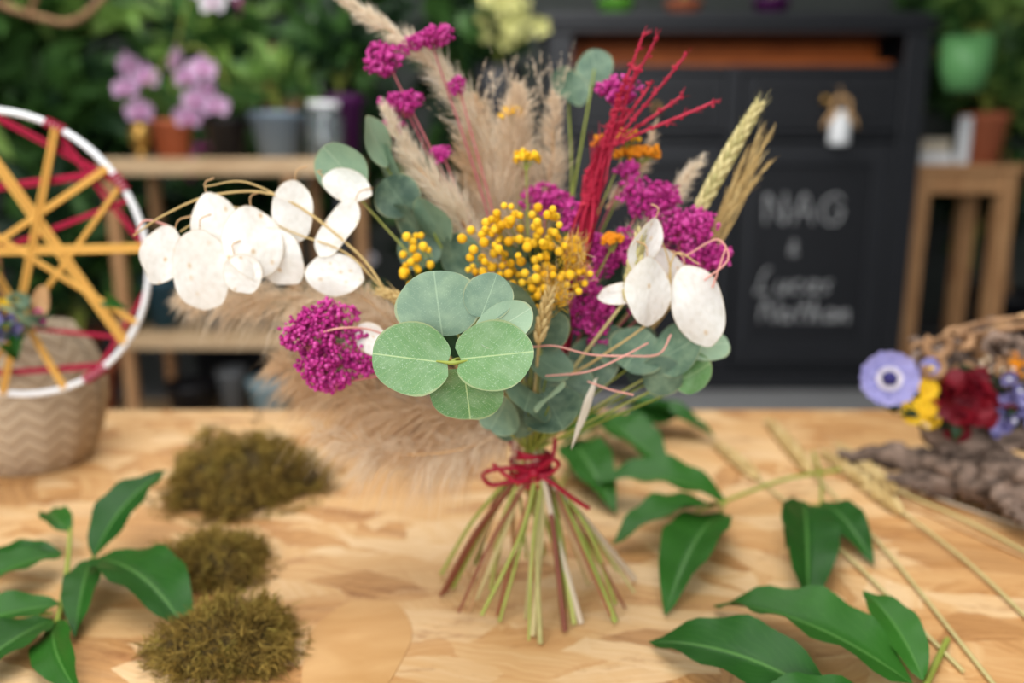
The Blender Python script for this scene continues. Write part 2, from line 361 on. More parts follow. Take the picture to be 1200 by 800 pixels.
tri=mth(nt,'ABSOLUTE',mth(nt,'SUBTRACT',mth(nt,'FRACT',mth(nt,'MULTIPLY',sp.outputs[0],14.0)),.5))
ch=mth(nt,'FRACT',mth(nt,'ADD',mth(nt,'MULTIPLY',sp.outputs[1],.55),mth(nt,'MULTIPLY',tri,1.6)))
r=ramp(nt,[S(126,104,84),S(168,148,122),S(186,168,144)],[0,.25,1]); L.new(ch,r.inputs[0]); L.new(r.outputs[0],b.inputs['Base Color'])
bp=N(nt,'ShaderNodeBump'); bp.inputs['Strength'].default_value=.6; bp.inputs['Distance'].default_value=.003; L.new(ch,bp.inputs['Height']); L.new(bp.outputs[0],b.inputs['Normal'])
M['vase']=m
m,nt,b=newmat('clear_glass',.05,.5); b.inputs['Transmission Weight'].default_value=.9; b.inputs['Base Color'].default_value=S(210,220,222); M['glass']=m

# ------------------------------------------------------------------ room
def room():
    for nm,lo,hi,mt in [('floor',(-380,-330,-80),(420,500,-75),'floor'),('wall_back',(-380,500,-75),(420,510,250),'plaster'),('wall_left',(-390,-330,-75),(-380,510,250),'plaster'),('wall_right',(420,-330,-75),(430,510,250),'plaster'),('ceiling',(-390,-330,250),(430,510,256),'ceil'),('baseboard_back',(-380,498,-75),(420,500,-65),'trim')]:
        mb=MB(); box(mb,lo,hi,M[mt]); mb.build(nm,smooth=False)
room()
def table():
    e=empty('work_table')
    mb=MB(); box(mb,(-125,-40,-1.8),(125,54.5,0),M['osb']); mb.build('osb_top',e,False,.15)
    mb=MB()
    for x in (-112,106):
        for y in (-32,43): box(mb,(x,y,-75),(x+6,y+6,-1.8),M['stoolwood'])
    box(mb,(-112,-32,-12),(112,-30,-1.8),M['stoolwood']); box(mb,(-112,47,-12),(112,49,-1.8),M['stoolwood'])
    mb.build('legs_and_apron',e,False,.2)
    mb=MB(); k=40; a=np.linspace(0,2*math.pi,k,endpoint=False); rr=1+.04*np.sin(3*a)+.02*np.sin(7*a)
    X=-12.0+4.0*rr*np.cos(a); Y=-8.6+7.4*rr*np.sin(a)
    V=np.vstack([np.stack([X,Y,0*a+.01],-1),np.stack([X,Y,0*a+.07],-1),[[-12.0,-8.6,.08]]]); j=np.arange(k); j2=(j+1)%k
    mb.add(V,np.stack([j,j2,j2+k,j+k],-1),M['veneer']); mb.add(V,np.stack([j+k,j2+k,np.full(k,2*k)],-1),M['veneer']); mb.build('wood_veneer_slice',smooth=False)
table()

# ------------------------------------------------------------------ bouquet
BQ=empty('flower_bouquet'); BIND=A([1.6,0,11.7])
def to_bind(p,mb,mat,r=(.12,.16),bend=None,n=12):
    p=A(p,float); j=rng.normal(size=3)*.4; j[2]*=.3
    mid=BIND*.45+p*.55; mid=mid+A([(BIND[0]-p[0])*.18,(BIND[1]-p[1])*.1,-abs(p[0])*.02-.3])
    if bend is not None: mid=A(bend)
    tube(mb,[p,mid,BIND+j+A([0,0,1])],r,mat,5,n,rv=rng.random())
def eucalyptus():
    mb=MB()
    J=A([-3.4,-19.0,25.2])
    disc(mb,(-5.8,-18.7,25.35),(-1,.12,.10),(0.08,-1,.22),2.45,2.15,M['euc'],.16,0,.06,.05,.5)
    disc(mb,(-1.1,-18.8,25.55),(1,.1,.08),(.02,-1,.30),2.4,2.05,M['euc'],.18,0,.06,.05,.75)
    disc(mb,(-4.4,-17.2,28.3),(-.15,.35,1),(0,-1,.42),2.15,2.55,M['eucg'],.1,0,-.08,.05,.95)
    disc(mb,(-2.7,-18.1,23.2),(.1,.3,-1),(-.1,-1,-.25),1.9,2.3,M['euc'],.1,0,.12,.04,.1)
    disc(mb,(-.5,-17.9,27.2),(.9,.3,.5),(.1,-1,.5),1.9,1.3,M['eucp'],.1,0,.1,.05,.8)
    disc(mb,(-1.4,-17.0,28.7),(.4,.4,1),(-.1,-1,.5),1.5,1.5,M['eucg'],.1,0,.1,.05,.6)
    tube(mb,[J+A([0,-.1,.1]),J+A([.2,2,-.3]),(-2,-12,23.8),(0,-5,19),BIND],[.13,.2],M['stemg'],8,24)
    tube(mb,[J+A([-1.0,.1,.05]),J+A([0,-.14,0]),J+A([.9,.1,.1])],[.05,.13,.05],M['stemg'],8,10)
    Ls=[(0,-9,26.8,2.2,'eucg',.35),(2.2,-8,25.0,2.0,'eucd',.4),(3.3,-6.5,26.0,1.9,'eucg',.5),(1.2,-8,19.8,2.2,'eucg',.4),(3.1,-7,18.6,2.3,'eucd',.4),(-.9,-8,18.8,1.9,'eucg',.4),(2.6,-7,22.2,2.0,'eucg',.5),
    (4.2,-5,20.0,2.2,'eucd',.4),(.2,-5,17.2,2.0,'eucd',.4),(2.6,-10,20.6,1.5,'eucp',.5),
    (-6,-3,32.4,2.1,'eucg',.7),(-8.8,-2,34.2,1.7,'eucd',.8),(-12.6,-3,36.2,2.2,'eucp',1.6),(-10.2,-2,38.2,2.1,'eucp',1.6),(-7.9,-2,32.2,1.9,'eucd',.7),(-7.2,-1,30.0,1.9,'eucd',.5),(-4,-3,29.6,2.0,'eucd',.5),(-9.6,-1,36.4,1.7,'eucg',1.3),
    (9.4,-5,22.6,2.2,'eucg',.5),(12.3,-6,23.0,2.3,'eucg',.5),(14.6,-5,23.2,1.8,'eucp',.9),(13.6,-6,21.2,1.7,'euc',.7),(11.2,-6,21,1.7,'eucd',.6),(7.6,-4,23.0,1.8,'eucg',.8),(6.2,-4,21.6,2.0,'eucd',.5),(6,-2,24,2.2,'eucd',.4),
    (5.0,10,43.2,2.0,'eucd',.5),(7.4,11,45.2,1.8,'eucg',.6),(0,6,32.4,2.4,'eucd',.4)]
    for x,y,z,s,mt,tl in Ls:
        d=A([x-1.6,y*.4,z-16])+rng.normal(size=3)*6; n=A([rng.normal()*tl,-1,.3+rng.normal()*tl])
        disc(mb,(x,y,z),d,n,s*rng.uniform(.9,1.05),s*rng.uniform(.85,1.05),M[mt],.12,0,rng.uniform(-.1,.25),.07)
        if z<40: to_bind((x,y+.6,z-1),mb,M['stemg'],(.07,.14))
    for i in range(75):
        x=rng.uniform(-7,12);y=rng.uniform(-2,6);z=rng.uniform(17+abs(x-2)*.35,30)
        d=A([x-1.6,y,z-15])+rng.normal(size=3)*4; n=A([rng.normal()*.7,-1,.3+rng.normal()*.7])
        s=rng.uniform(1.5,2.2)
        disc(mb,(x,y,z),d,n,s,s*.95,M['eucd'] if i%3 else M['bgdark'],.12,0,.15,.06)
    for p in [(5,10,43),(7.4,11,45)]: tube(mb,[p,(5,5,33),(3,2,22),BIND],[.08,.16],M['stemg'],5,14)
    mb.build('eucalyptus_sprigs',BQ)
eucalyptus()
def lunaria():
    mb=MB()
    LL=[(-25.6,-6,30.1,2.3,1.85,-.6),(-22.4,-7,29.0,3.0,2.2,-.15),(-21.3,-6,31.9,2.7,1.7,.25),(-18.6,-6.5,31.1,2.6,2.1,.1),(-16.1,-5,33.1,2.3,1.6,-.2),(-17.2,-5.4,29.9,2.2,1.9,.5),(-19.3,-7,28.9,1.4,1.4,.3),(-13.1,-6,28.7,2.1,1.6,1.4),(-12.7,-5,31.9,2.3,1.3,-.6),(-12.2,-4,35.0,1.8,1.2,1.2),
        (9.2,-8,31.0,2.1,1.25,-.45),(9.6,-9,27.8,2.4,1.75,.1),(13.3,-8,26.6,3.0,1.85,.35),(7.8,-8,27.6,1.6,.8,-1.4),(11.3,-6,29,1.9,1.2,.6),(-9.9,-9,24.5,1.3,1.0,.8)]
    for x,y,z,l,w,a in LL:
        d=A([math.sin(a),rng.normal()*.15,-math.cos(a)]); n=A([rng.normal()*.3,-1,.05+rng.normal()*.25])
        P=disc(mb,(x,y,z),d,n,l,w,M['lun'],-.03,.08,rng.uniform(-.14,.16),.1)
        rim=P[-36:]; tube(mb,np.vstack([rim,rim[:1]]),.02,M['plumew'],4,raw=True)
        tube(mb,[P[-36],P[-36]-d*.5+A([0,.2,.2]),P[-36]-d*.9+A([.6*np.sign(-x),.6,.1])],[.04,.06],M['stemt'],5,6)
    tube(mb,[(-27.4,-6,31.5),(-25,-6,33),(-21.6,-5,34.4),(-16.8,-5,34.2),(-11.2,-6,30.2),(-8.6,-6,26.5),(-4,-4,21),BIND],[.06,.14],M['wheat'],6,40)
    tube(mb,[(-24,-6,31.8),(-20.8,-5,33.6),(-16,-5,31.6),(-12,-6,30.2),(-9.4,-6,27.5)],[.05,.09],M['wheat'],6,24)
    tube(mb,[(-22,-6,35),(-19,-5,35.2),(-14,-5,32.5)],[.05,.09],M['wheat'],6,16)
    tube(mb,[(13.3,-7.5,29.6),(11.6,-7,30.2),(10.6,-7,26),(6.2,-6,22.2),(3,-3,19),BIND],[.05,.13],M['wheat'],6,30)
    tube(mb,[(10,-7.5,32.6),(11.4,-7,29),(10.8,-7,26)],[.05,.08],M['wheat'],6,14)
    mb.build('lunaria_pods',BQ)
lunaria()
def umbel(mb,c,rx,rz,n,r=.17,ry=None,sub=10):
    ry=ry or rx*.8; c=A(c,float)
    cs=unit(rng.normal(size=(sub,3)))*A([rx,ry,rz])*.62*rng.uniform(.6,1.1,(sub,1))+c
    i=rng.integers(0,sub,n); d=unit(rng.normal(size=(n,3))); d[:,1]-=.15
    q=rng.uniform(.7,1.05,(n,1))
    P=cs[i]+d*q*A([rx,ry,rz])*.48
    balls(mb,P,rng.uniform(.6,1.2,n)*r,M['mag'])
    for k in cs: tube(mb,[k,(k+c)/2,c-A([0,0,rz*.8])],.05,M['magstem'],4,5)
def magenta():
    mb=MB()
    for c,rx,rz,n in [((-14.1,-10,25.2),1.9,1.9,420),((-13.2,-10,23.0),2.1,2.3,480),((-12.3,-9,25.9),1.7,1.4,260),((-11.0,-9,22.8),1.4,1.1,200),((-11,-9,24.4),.9,.8,70),((-12.4,-10,21.6),1.2,1.0,150)]:
        umbel(mb,c,rx,rz,n,.15); to_bind(c,mb,M['magstem'],(.08,.13),bend=(c[0]*.5,-7,21))
    for c,rx,rz,n,r in [((-9.9,2,44.7),1.8,1.5,280,.17),((-6.4,2,46.2),2.2,1.1,280,.17),((-8.6,2,41.2),2.1,1.2,260,.17),((-4.2,2,42.6),.9,.8,80,.15),((8.5,1,42.3),2.0,1.2,260,.17),((-5.5,1,37.4),1.0,.9,80,.16),
        ((2.8,1,34.0),2.1,1.4,280,.17),((4.9,-1,32.6),1.9,1.5,280,.17),((6.6,-2,29.4),1.9,1.9,280,.17),((6.2,-3.5,25.4),1.9,2.8,440,.17),((10.6,-1,34.2),2.4,2.0,460,.17),((13.0,-2,31.6),2.7,2.1,540,.17),((15.0,-2,29.3),2.2,1.8,360,.17),((8.2,-2,30.6),2.0,1.7,300,.17),((11.2,0,30),2.4,2,280,.17),((-10.0,5,39.8),1.4,1.0,90,.16),((10.3,-3,26.5),2,2,220,.17),((5,-5,28),1.3,1.3,120,.16),((9,0,36.2),1.3,1,110,.16)]:
        umbel(mb,c,rx,rz,n,r)
        to_bind(c,mb,M['magstem'],(.07,.13),n=16)
    mb.build('magenta_rice_flowers',BQ)
magenta()
def yellow():
    mb=MB()
    P=[];tries=0
    while len(P)<140 and tries<60000:
        tries+=1
        p=A([rng.uniform(-3.8,5.6),rng.uniform(-9.8,-5.5),rng.uniform(26.2,34.0)])
        if ((p[0]-1.1)/4.8)**2+((p[2]-30.1)/3.8)**2<1*rng.uniform(.6,1.15) and not(p[0]<0 and p[2]<28.4) and all(np.linalg.norm(p-q)>.56 for q in P): P.append(p)
    for _ in range(24): P.append(A([rng.uniform(-8.0,-5.9),-6+rng.normal()*.6,rng.uniform(27.3,31.5)]))
    P=A(P); balls(mb,P,rng.uniform(.22,.36,len(P)),M['yel'],True)
    for p in P:
        q=A([p[0]*.6+(.8 if p[0]>-5 else -2.8),-4.8,p[2]-rng.uniform(1.2,2.4)]); tube(mb,[p,(p+q)/2+A([.1,.1,-.1]),q],.03,M['stemg'],4,5)
    for c in [(-1,-5,26.5),(1.5,-5,25),(3.2,-5,26),(-6.6,-5,27)]: to_bind(c,mb,M['stemg'],(.06,.1))
    for c,rx,n in [((10,1.5,37.4),1.9,200),((1.1,-1,37),1.0,80),((0,3,40.6),1.0,80),((7.6,-4,31),.8,60),((7.4,2,38.4),.9,50),((9.2,1,38.6),1.0,60)]:
        c=A(c); d=rng.uniform(-1,1,(n,2)); d=d[(d**2).sum(1)<1]; k=len(d)
        Q=np.stack([c[0]+d[:,0]*rx,c[1]+d[:,1]*rx*.7,c[2]+.35*(1-(d**2).sum(1))+rng.normal(size=k)*.16],-1)
        balls(mb,Q,rng.uniform(.12,.24,k),M['orange'] if rx!=1.0 else M['yel']); to_bind(c-A([0,0,.3]),mb,M['stemg'],(.07,.12))
        for q in Q[::5]: tube(mb,[q,c-A([0,0,.9])],.03,M['stemg'],4,3)
    B=np.repeat([[4.2,-8,30.4],[4.6,-7,29],[3.2,-9,27.4],[2.4,-8,28.4]],130,0)+rng.normal(size=(520,3))*.4
    D=rng.normal(size=(520,3))+A([0,-.3,1.2]); hairs(mb,B,D,1.0,.022,M['yel'],.1); hairs(mb,B+.1,D[::-1],1.2,.022,M['wheat'],.1)
    mb.build('yellow_mimosa',BQ)
yellow()
def pampas():
    mb=MB()
    plume(mb,[(0,4,27),(-.7,4,34.8),(-2.8,4,39.6),(-6.7,4,44.8),(-11.4,4,48.2),(-14.4,4,50)],[2.2,2.6,2.1,1.4,.9,.35],4600,M['plumew'],(15,42),.028,.1,1.3,M['stemt'])
    plume(mb,[(-1.4,3,26),(-.9,3,33),(.1,3,37.6),(.5,3,42.6)],[2.8,3.2,2.4,.8],5000,M['plume'],(18,55),.026,.15,1.25,M['stemt'])
    plume(mb,[(-1.5,4,30),(-2.9,4,36),(-3.0,4,41.8)],[2.4,2.4,.8],2500,M['plume2'],(20,50),.026,.12,1.25,M['stemt'])
    plume(mb,[(1.5,3.5,30),(3.2,4,36),(3.4,4,42)],[2.0,2.0,.6],1700,M['plume'],(20,50),.026,.1,1.25,M['stemt'])
    plume(mb,[(-1.5,0,27.5),(-4.4,0,33),(-7.8,0,36.9),(-9.9,0,41)],[1.8,2.2,1.5,.5],2900,M['plumew'],(15,40),.028,.1,1.2,M['stemt'])
    plume(mb,[(-3,2,19.3),(-9.2,2,22.6),(-14.3,1,25.6),(-21.6,2,25.6),(-27.5,2,25.6)],[2,2.6,3.2,2.8,1.2],4400,M['plume'],(20,65),.028,.45,1.2,M['stemt'])
    plume(mb,[(1,1,16.5),(-3,1,15.6),(-8.8,1,15.8),(-14.7,2,17.8),(-20,2,20.4)],[2.6,3.8,4.4,3.8,1.8],5600,M['plume2'],(20,70),.028,.6,1.25,M['stemt'])
    plume(mb,[(1,-1,15.5),(-5,-2,13.6),(-11,-2,13.6),(-16,-2,15.4)],[1.6,2.6,2.8,1.4],2000,M['plume'],(20,75),.024,.7,1.3,M['stemt'])
    plume(mb,[(-2,3,19),(-7,4,20),(-13,4,22)],[2.8,3.4,2.0],3000,M['plume'],(25,70),.03,.45,1.15,M['stemt'])
    plume(mb,[(7,3,27),(12,3,32.4),(15.4,3,37)],[1.6,1.6,.6],1500,M['plumew'],(15,45),.028,.1,1.2,M['stemt'])
    plume(mb,[(8,4,33),(10.5,4,36),(12,4,40)],[1.1,1.2,.4],600,M['plume'],(15,45),.026,.1,1.2,M['stemt'])
    plume(mb,[(-7.5,-4,22.5),(-9,-5,25),(-12,-5,27.5)],[1.6,1.8,.8],1300,M['plume'],(20,60),.028,.2,1.2,M['stemt'])
    for k in range(40):
        b=A([rng.uniform(-4,4.5),3.5,rng.uniform(37,42)]); t=b+A([rng.normal()*1.4,rng.normal(),rng.uniform(2,5)])
        plume(mb,[b,(b+t)/2,t],[.3,.4,.1],60,M['plume'],(10,35),.022,.05,1.2)
    mb.build('pampas_grass_plumes',BQ)
pampas()
def redgrass():
    mb=MB(); root=A([3.9,-2,22])
    tips=[(9.2,-2,43.5),(10.6,-2,45.6),(10.2,-2.4,42.3),(12.9,-2,44.5),(15,-2,41.1),(12.8,-1,41.6),(7.9,-2.4,41.6),(7.3,-3,38),(8.7,-1,40.6),(6.6,-2,35),(9.8,-1,46.0),(8.3,-3,42.6)]
    for t in tips:
        t=A(t,float); a=A([5.6+rng.normal()*.4,-2.4+rng.normal()*.6,31.5]); b=A([6.6+rng.normal()*.3+.05*(t[0]-8),-2.2+rng.normal()*.4,37.0])
        if t[2]<38: b=(a+t)/2
        P=cat([root+rng.normal(size=3)*.25,a,b,t],26)
        tube(mb,P,[.13,.14,.12,.09],M['red'],6,raw=True,rv=rng.random())
        for q in P[11:]:
            d=unit(t-b+rng.normal(size=3)*2.0); hairs(mb,np.repeat(q[None],4,0),np.repeat(d[None],4,0)+rng.normal(size=(4,3))*.35,rng.uniform(.3,.9),.05,M['red'],0)
            balls(mb,q+rng.normal(size=(3,3))*.1,.12,M['red'])
    n=800; z=rng.uniform(24,36.5,n); x=3.9+(z-22)*.19; B=np.stack([x+rng.normal(size=n)*.25,-2.3+rng.normal(size=n)*.4,z],-1)
    D=A([.16,0,1])+rng.normal(size=(n,3))*.13; hairs(mb,B,D,rng.uniform(1.5,3.5,n),.04,M['red'],0)
    to_bind(root,mb,M['red'],(.16,.2))
    mb.build('red_dyed_grass',BQ)
redgrass()
def ear(mb,base,tip,w,mat,awn=2.5,levels=14,awnmat=None,spread=.28):
    P=cat([base,(A(base,float)+A(tip,float))/2+A([0,0,.15]),tip],levels); T,Nn,B=frames(P); L=np.linalg.norm(P[-1]-P[0])
    C=[];R=[];AB=[];AD=[]
    for i in range(levels):
        u=i/(levels-1); ww=w*(.55+.45*math.sin(math.pi*min(1,u*.75+.25)))
        for k in range(4):
            a=k*math.pi/2+(i%2)*math.pi/4; rad=math.cos(a)*Nn[i]+math.sin(a)*B[i]
            d=unit(T[i]*1.0+rad*.42); c=P[i]+rad*ww*.55
            C.append(c); R.append(leafR(d,rad,ww*.36,L/levels*1.25,ww*.36)[0]); AB.append(c+d*.3); AD.append(T[i]+rad*spread)
    mb.inst(SV,SF,A(R),A(C),mat)
    hairs(mb,A(AB),A(AD)+rng.normal(size=(len(AD),3))*.05,awn*rng.uniform(.7,1.1,len(AD)),.018,awnmat or mat,.03)
    tube(mb,P,.08,mat,5,raw=True)
def wheatb():
    mb=MB()
    ear(mb,(15.0,0,33.4),(19.0,0,41.0),.68,M['wheatg'],1.2,18)
    tube(mb,[(15,0,33.4),(12,0,28),(5,0,19),BIND],[.09,.13],M['wheatg'],6,18)
    ear(mb,(8.3,-8,27.4),(9.0,-8,31.8),.6,M['wheatg'],1.2,10); to_bind((8.3,-8,27.4),mb,M['wheatg'])
    ear(mb,(1.9,-10,24.8),(2.6,-10,28.0),.5,M['wheat'],1.5,8); to_bind((1.9,-10,24.8),mb,M['wheat'])
    ear(mb,(-7.8,-6,26.6),(-9.8,-6,27.4),.5,M['wheat'],1.2,7)
    for k in range(16):
        t=A([18+rng.uniform(-.6,2.5),1+rng.normal(),37.6+rng.uniform(-2.5,1.8)]); b=A([15.4+rng.normal()*.3,1,29+rng.normal()])
        tube(mb,[t,(t+b)/2+A([.3,0,.2]),b],[.05,.09],M['wheat'],5,8)
        n=30; q=rng.random((n,1)); hairs(mb,t*(1-q*.7)+b*q*.7,unit(t-b)[None]+rng.normal(size=(n,3))*.12,rng.uniform(1,2,n),.035,M['wheat'],.03)
    tube(mb,[(15.4,1,29),(11,0,23),(5,0,17),BIND],[.25,.2],M['wheat'],6,16)
    P=cat([(6.1,-8,21.4),(5.6,-8.2,20),(5.2,-8,18.4),(4.4,-8,16)],14); w=np.interp(np.linspace(0,1,14),[0,.3,.7,1],[.15,.45,.5,.05])[:,None]
    X=A([.8,.2,.5]); V=np.stack([P-X*w,P+A([0,-.12,0]),P+X*w],1).reshape(-1,3); i=np.arange(13)[:,None]*3
    mb.add(V,np.vstack([np.hstack([i+k,i+k+1,i+k+4,i+k+3]) for k in (0,1)]),M['plumew'],r=.9)
    mb.build('wheat_ears',BQ)
    mb=MB()
    for P in [[(1.2,-9,23.9),(3,-10,24.2),(5.4,-10,23.6),(8,-10,23.5),(10.4,-9,23.4),(11.4,-8,24.6)],
              [(2.4,-9,21.8),(5.4,-10,22.4),(8,-10,23.6),(9.6,-9,24.2)],[(5.4,-9,21.4),(7,-9,20.8),(8.7,-9,20.4)],
              [(13.6,-8,28.5),(15.2,-8,30),(14.6,-7,31.3),(12.6,-6,30)],[(14.2,-8,28),(15,-8,30.8)],
              [(-27.2,-6,31.8),(-26.4,-6,32.6),(-25,-5.6,32.2)],[(-15,-9,24.3),(-12,-11,25.6),(-10,-10,25.4),(-8.6,-9,24.6)]]:
        tube(mb,P,.07,M['wirep'],6,24)
    mb.build('pink_vine_tendrils',BQ)
wheatb()
def stems():
    mb=MB(); n=44
    for i in range(n):
        a=2*math.pi*i/n+rng.normal()*.16; R=8.0*rng.uniform(.7,1.08) if i%4 else rng.uniform(3,6)
        foot=A([2.0+R*math.cos(a)*1.05,-.3+R*math.sin(a)*.95,.22+(rng.uniform(0,1.2) if i%3==0 else 0)]); s=rng.uniform(.3,1.5)
        top=A([1.6-math.cos(a)*s,-math.sin(a)*s,17+rng.normal()]); nk=A([1.6+math.cos(a+.9)*1.25,math.sin(a+.9)*1.25,11.7])
        mt=[M['stemg'],M['stemg'],M['stemg'],M['stemt'],M['stemr'],M['wheatg'],M['stemg']][rng.integers(0,7)]; r=rng.uniform(.1,.27)
        tube(mb,[foot,foot*.5+nk*.5+A([rng.normal()*.25,rng.normal()*.25,.35]),nk,top],r,mt,7,16,rv=rng.random())
    for foot in [(5.6,-5.6,.25),(11.0,1.6,.25),(10.3,3.5,.3)]:
        foot=A(foot); tube(mb,[foot,foot*.5+BIND*.5+A([.2,-.3,.3]),BIND+A([.8,-1.1,0]),BIND+A([-.5,0,4])],.26,M['plumew'],8,14,rv=.1)
    mb.build('cut_stems',BQ)
    mb=MB()
    for k in range(9):
        z=10.6+k*.28; a=np.linspace(0,2*math.pi,28); rr=1.6+.1*rng.normal()
        tube(mb,np.stack([1.6+rr*np.cos(a),rr*np.sin(a),z+.35*np.sin(a+k*1.3)],-1),.19,M['ribbon'],6,raw=True,rv=rng.random())
    for P in [[(1.8,-1.9,11.8),(-.2,-2.6,12.4),(-2.3,-2.4,11.9),(-1.8,-2.2,10.8),(0,-2.2,11.1),(1.7,-2,11.7)],[(1.8,-1.9,11.8),(3.2,-2.6,13.1),(3.8,-2.4,12.6),(3,-2.2,11.7),(1.8,-2,11.6)],
              [(1.8,-1.9,11.8),(3.4,-2.5,11),(5,-2.4,9.7),(6.4,-2,8.6)],[(1.8,-1.9,11.6),(.4,-2.6,11.2),(-1.6,-2.2,12.6)],[(1.8,-1.9,11.8),(3.2,-2,12.8),(3.6,-1.4,14.6)]]:
        tube(mb,P,.2,M['ribbon'],6,22,rv=rng.random())
    balls(mb,[(1.8,-2.1,11.8)],.5,M['ribbon'],True)
    mb.build('ribbon_tie',BQ)
stems()

# ------------------------------------------------------------------ moss
def moss(c,rx,ry,h,n):
    mb=MB(); c=A([c[0],c[1],0.]); sd=c[0]
    k=40;m=12;a=np.linspace(0,2*math.pi,k,endpoint=False)
    lump=lambda t:1+.14*np.sin(3*t+sd)+.10*np.sin(5*t+1+sd)+.06*np.sin(8*t+2*sd)
    hl=lambda t,p:1+.18*np.sin(4*t+sd)*np.cos(3*p)+.12*np.sin(7*t+5*p+sd)
    V=[];
    for i in range(m+1):
        t=i/m*math.pi/2; q=hl(a,t); V.append(np.stack([c[0]+rx*.85*lump(a)*np.cos(t)**.8*np.cos(a),c[1]+ry*.85*lump(a)*np.cos(t)**.8*np.sin(a),h*.8*np.sin(t)*(1+(q-1)*np.cos(t))+.04+0*a],-1))
    i,j=np.meshgrid(np.arange(m),np.arange(k),indexing='ij'); j2=(j+1)%k
    mb.add(A(V).reshape(-1,3),np.stack([i*k+j,i*k+j2,(i+1)*k+j2,(i+1)*k+j],-1).reshape(-1,4),M['mossb'])
    nt=n//32
    th=rng.random(nt)*2*math.pi; ph=np.arcsin(rng.random(nt))
    d=np.stack([np.cos(ph)*np.cos(th)*lump(th),np.cos(ph)*np.sin(th)*lump(th),np.sin(ph)*hl(th,ph)],-1)
    C=c+d*A([rx,ry,h])*rng.uniform(.72,1.05,(nt,1)); kk=rng.integers(0,nt,n); tr=rng.random(nt)
    B=C[kk]+rng.normal(size=(n,3))*.35; B[:,2]=np.maximum(B[:,2],.1)
    hairs(mb,B,unit(d[kk])*.9+rng.normal(size=(n,3))*.8+A([0,0,.2]),rng.uniform(.35,1.3,n),.05,M['moss'],.2,rv=np.clip(tr[kk]*.8+rng.random(n)*.3,0,1))
    m2=n//25; th=rng.random(m2)*2*math.pi; B=np.stack([c[0]+rx*rng.uniform(.95,1.3,m2)*np.cos(th),c[1]+ry*rng.uniform(.95,1.3,m2)*np.sin(th),np.full(m2,.12)],-1)
    D=rng.normal(size=(m2,3)); D[:,2]=np.abs(D[:,2])*.2; hairs(mb,B,D,.9,.05,M['moss'],0)
    mb.build('moss_clump')
moss((-31,22.5),8.6,7.6,6.2,17000); moss((-27.8,3.5),5,4.6,3.0,8000); moss((-21.8,-9.0),4.9,4.6,3.4,8000)

# ------------------------------------------------------------------ green foliage on the table
def branch(name,stems_,leaves):
    mb=MB()
    for P,r in stems_: tube(mb,P,r,M['stemg'],7,18)
    for b,t,w in leaves: 
        up=A([rng.normal()*.22,rng.normal()*.22-.12,1]); lance(mb,b,t,w,M['peony'],up,1.0)
    return mb.build(name)
branch('cut_leaf_branch',[([(-35.5,-9,.4),(-37.4,-4,.7),(-40,2,1.6),(-42.8,8,3)],[.28,.18]),([(-38.8,1,1.2),(-38,2.6,1.8)],.14),([(-37.5,-5,.8),(-42,-6,1)],.15)],
 [((-38,2.6,1.8),(-34.8,12,6.5),4.2),((-38,2.4,1.8),(-34,-8.2,.6),3.0),((-37.6,2.4,1.8),(-24.8,-8.4,.4),5.8),((-42,6,2.6),(-47,11,2.4),2.6),((-41,3,2),(-47,-5,1.0),3.8),((-41,3,2),(-49,3,1.0),2.6),
  ((-36.4,-6.6,.8),(-30,-15,.5),3.2),((-37,-6,.8),(-39.5,-16,.5),4),((-37.4,-4,1),(-45,-9,.5),3.6)])
branch('cut_leaf_branch',[([(39,25.5,1.4),(31,21,2),(22.9,15.5,1.8),(19,13,1.6)],[.24,.16]),([(22.9,15.5,1.8),(21,12,1.6)],.14)],
 [((22.9,15.7,1.8),(9.2,19.6,2.2),5.8),((22,14,1.8),(9.6,7.2,.8),5.4),((21.4,12.5,1.7),(12.6,-4.6,.5),5.6)])
branch('cut_leaf_branch',[([(33.6,17,.6),(37,26,.4),(39,34,.5)],[.16,.2]),([(33.6,17,.6),(31,15.8,1)],.14)],
 [((33.8,17,.9),(33.4,3.8,.6),3.6),((31.2,15.6,1.4),(24.4,-4.4,.5),5.6),((31,16.6,1.4),(26.4,7,.5),2.8)])
branch('cut_leaf_branch',[([(5,20,.8),(8,30,1),(12,42,1.6),(15,50,1.4)],[.2,.16])],
 [((13,50,2),(27.5,38.6,.8),6.6),((11,42,2.4),(19,25,.8),6.8),((8,34,2),(11,15,.8),5.8),((12,46,2.4),(6,28,3.8),5),((14,40,1.4),(27,46,1.6),5)])
branch('cut_leaf_branch',[([(34,-8,.3),(30,-13,.5),(26,-18,.5)],.24)],
 [((28,-14.5,1),(16.9,-3.4,.6),6.8),((22,-16.5,.8),(10.6,-8.6,.5),5.4),((29,-14,1),(28.8,-4.4,2.4),3.2),((26,-18,.6),(14,-17,.5),4.5)])
def lying():
    mb=MB()
    for b,t,e in [((36.2,28,.6),(37.2,46,.6),(34.3,-14,.3)),((41.4,16,.7),(40.2,33,.6),(42,-8,.3)),((43.4,21.5,.7),(42.4,34,1.2),(50,4,.3)),((29,26,.5),(27.2,37,.5),(33,-12,.3))]:
        ear(mb,b,t,.95,M['wheat'],3.6,16,M['plumew'],.12)
        b=A(b);e=A(e,float); tube(mb,[b,(b+e)/2+A([.6,0,.1]),e],[.14,.17],M['wheatg'],6,14)
    tube(mb,[(38,31,.3),(45,14,.3),(52,-2,.3)],.15,M['stemt'],6,12); tube(mb,[(44,26,.4),(50,16,.3),(58,6,.3)],.16,M['plumew'],6,12)
    mb.build('wheat_stalks')
lying()

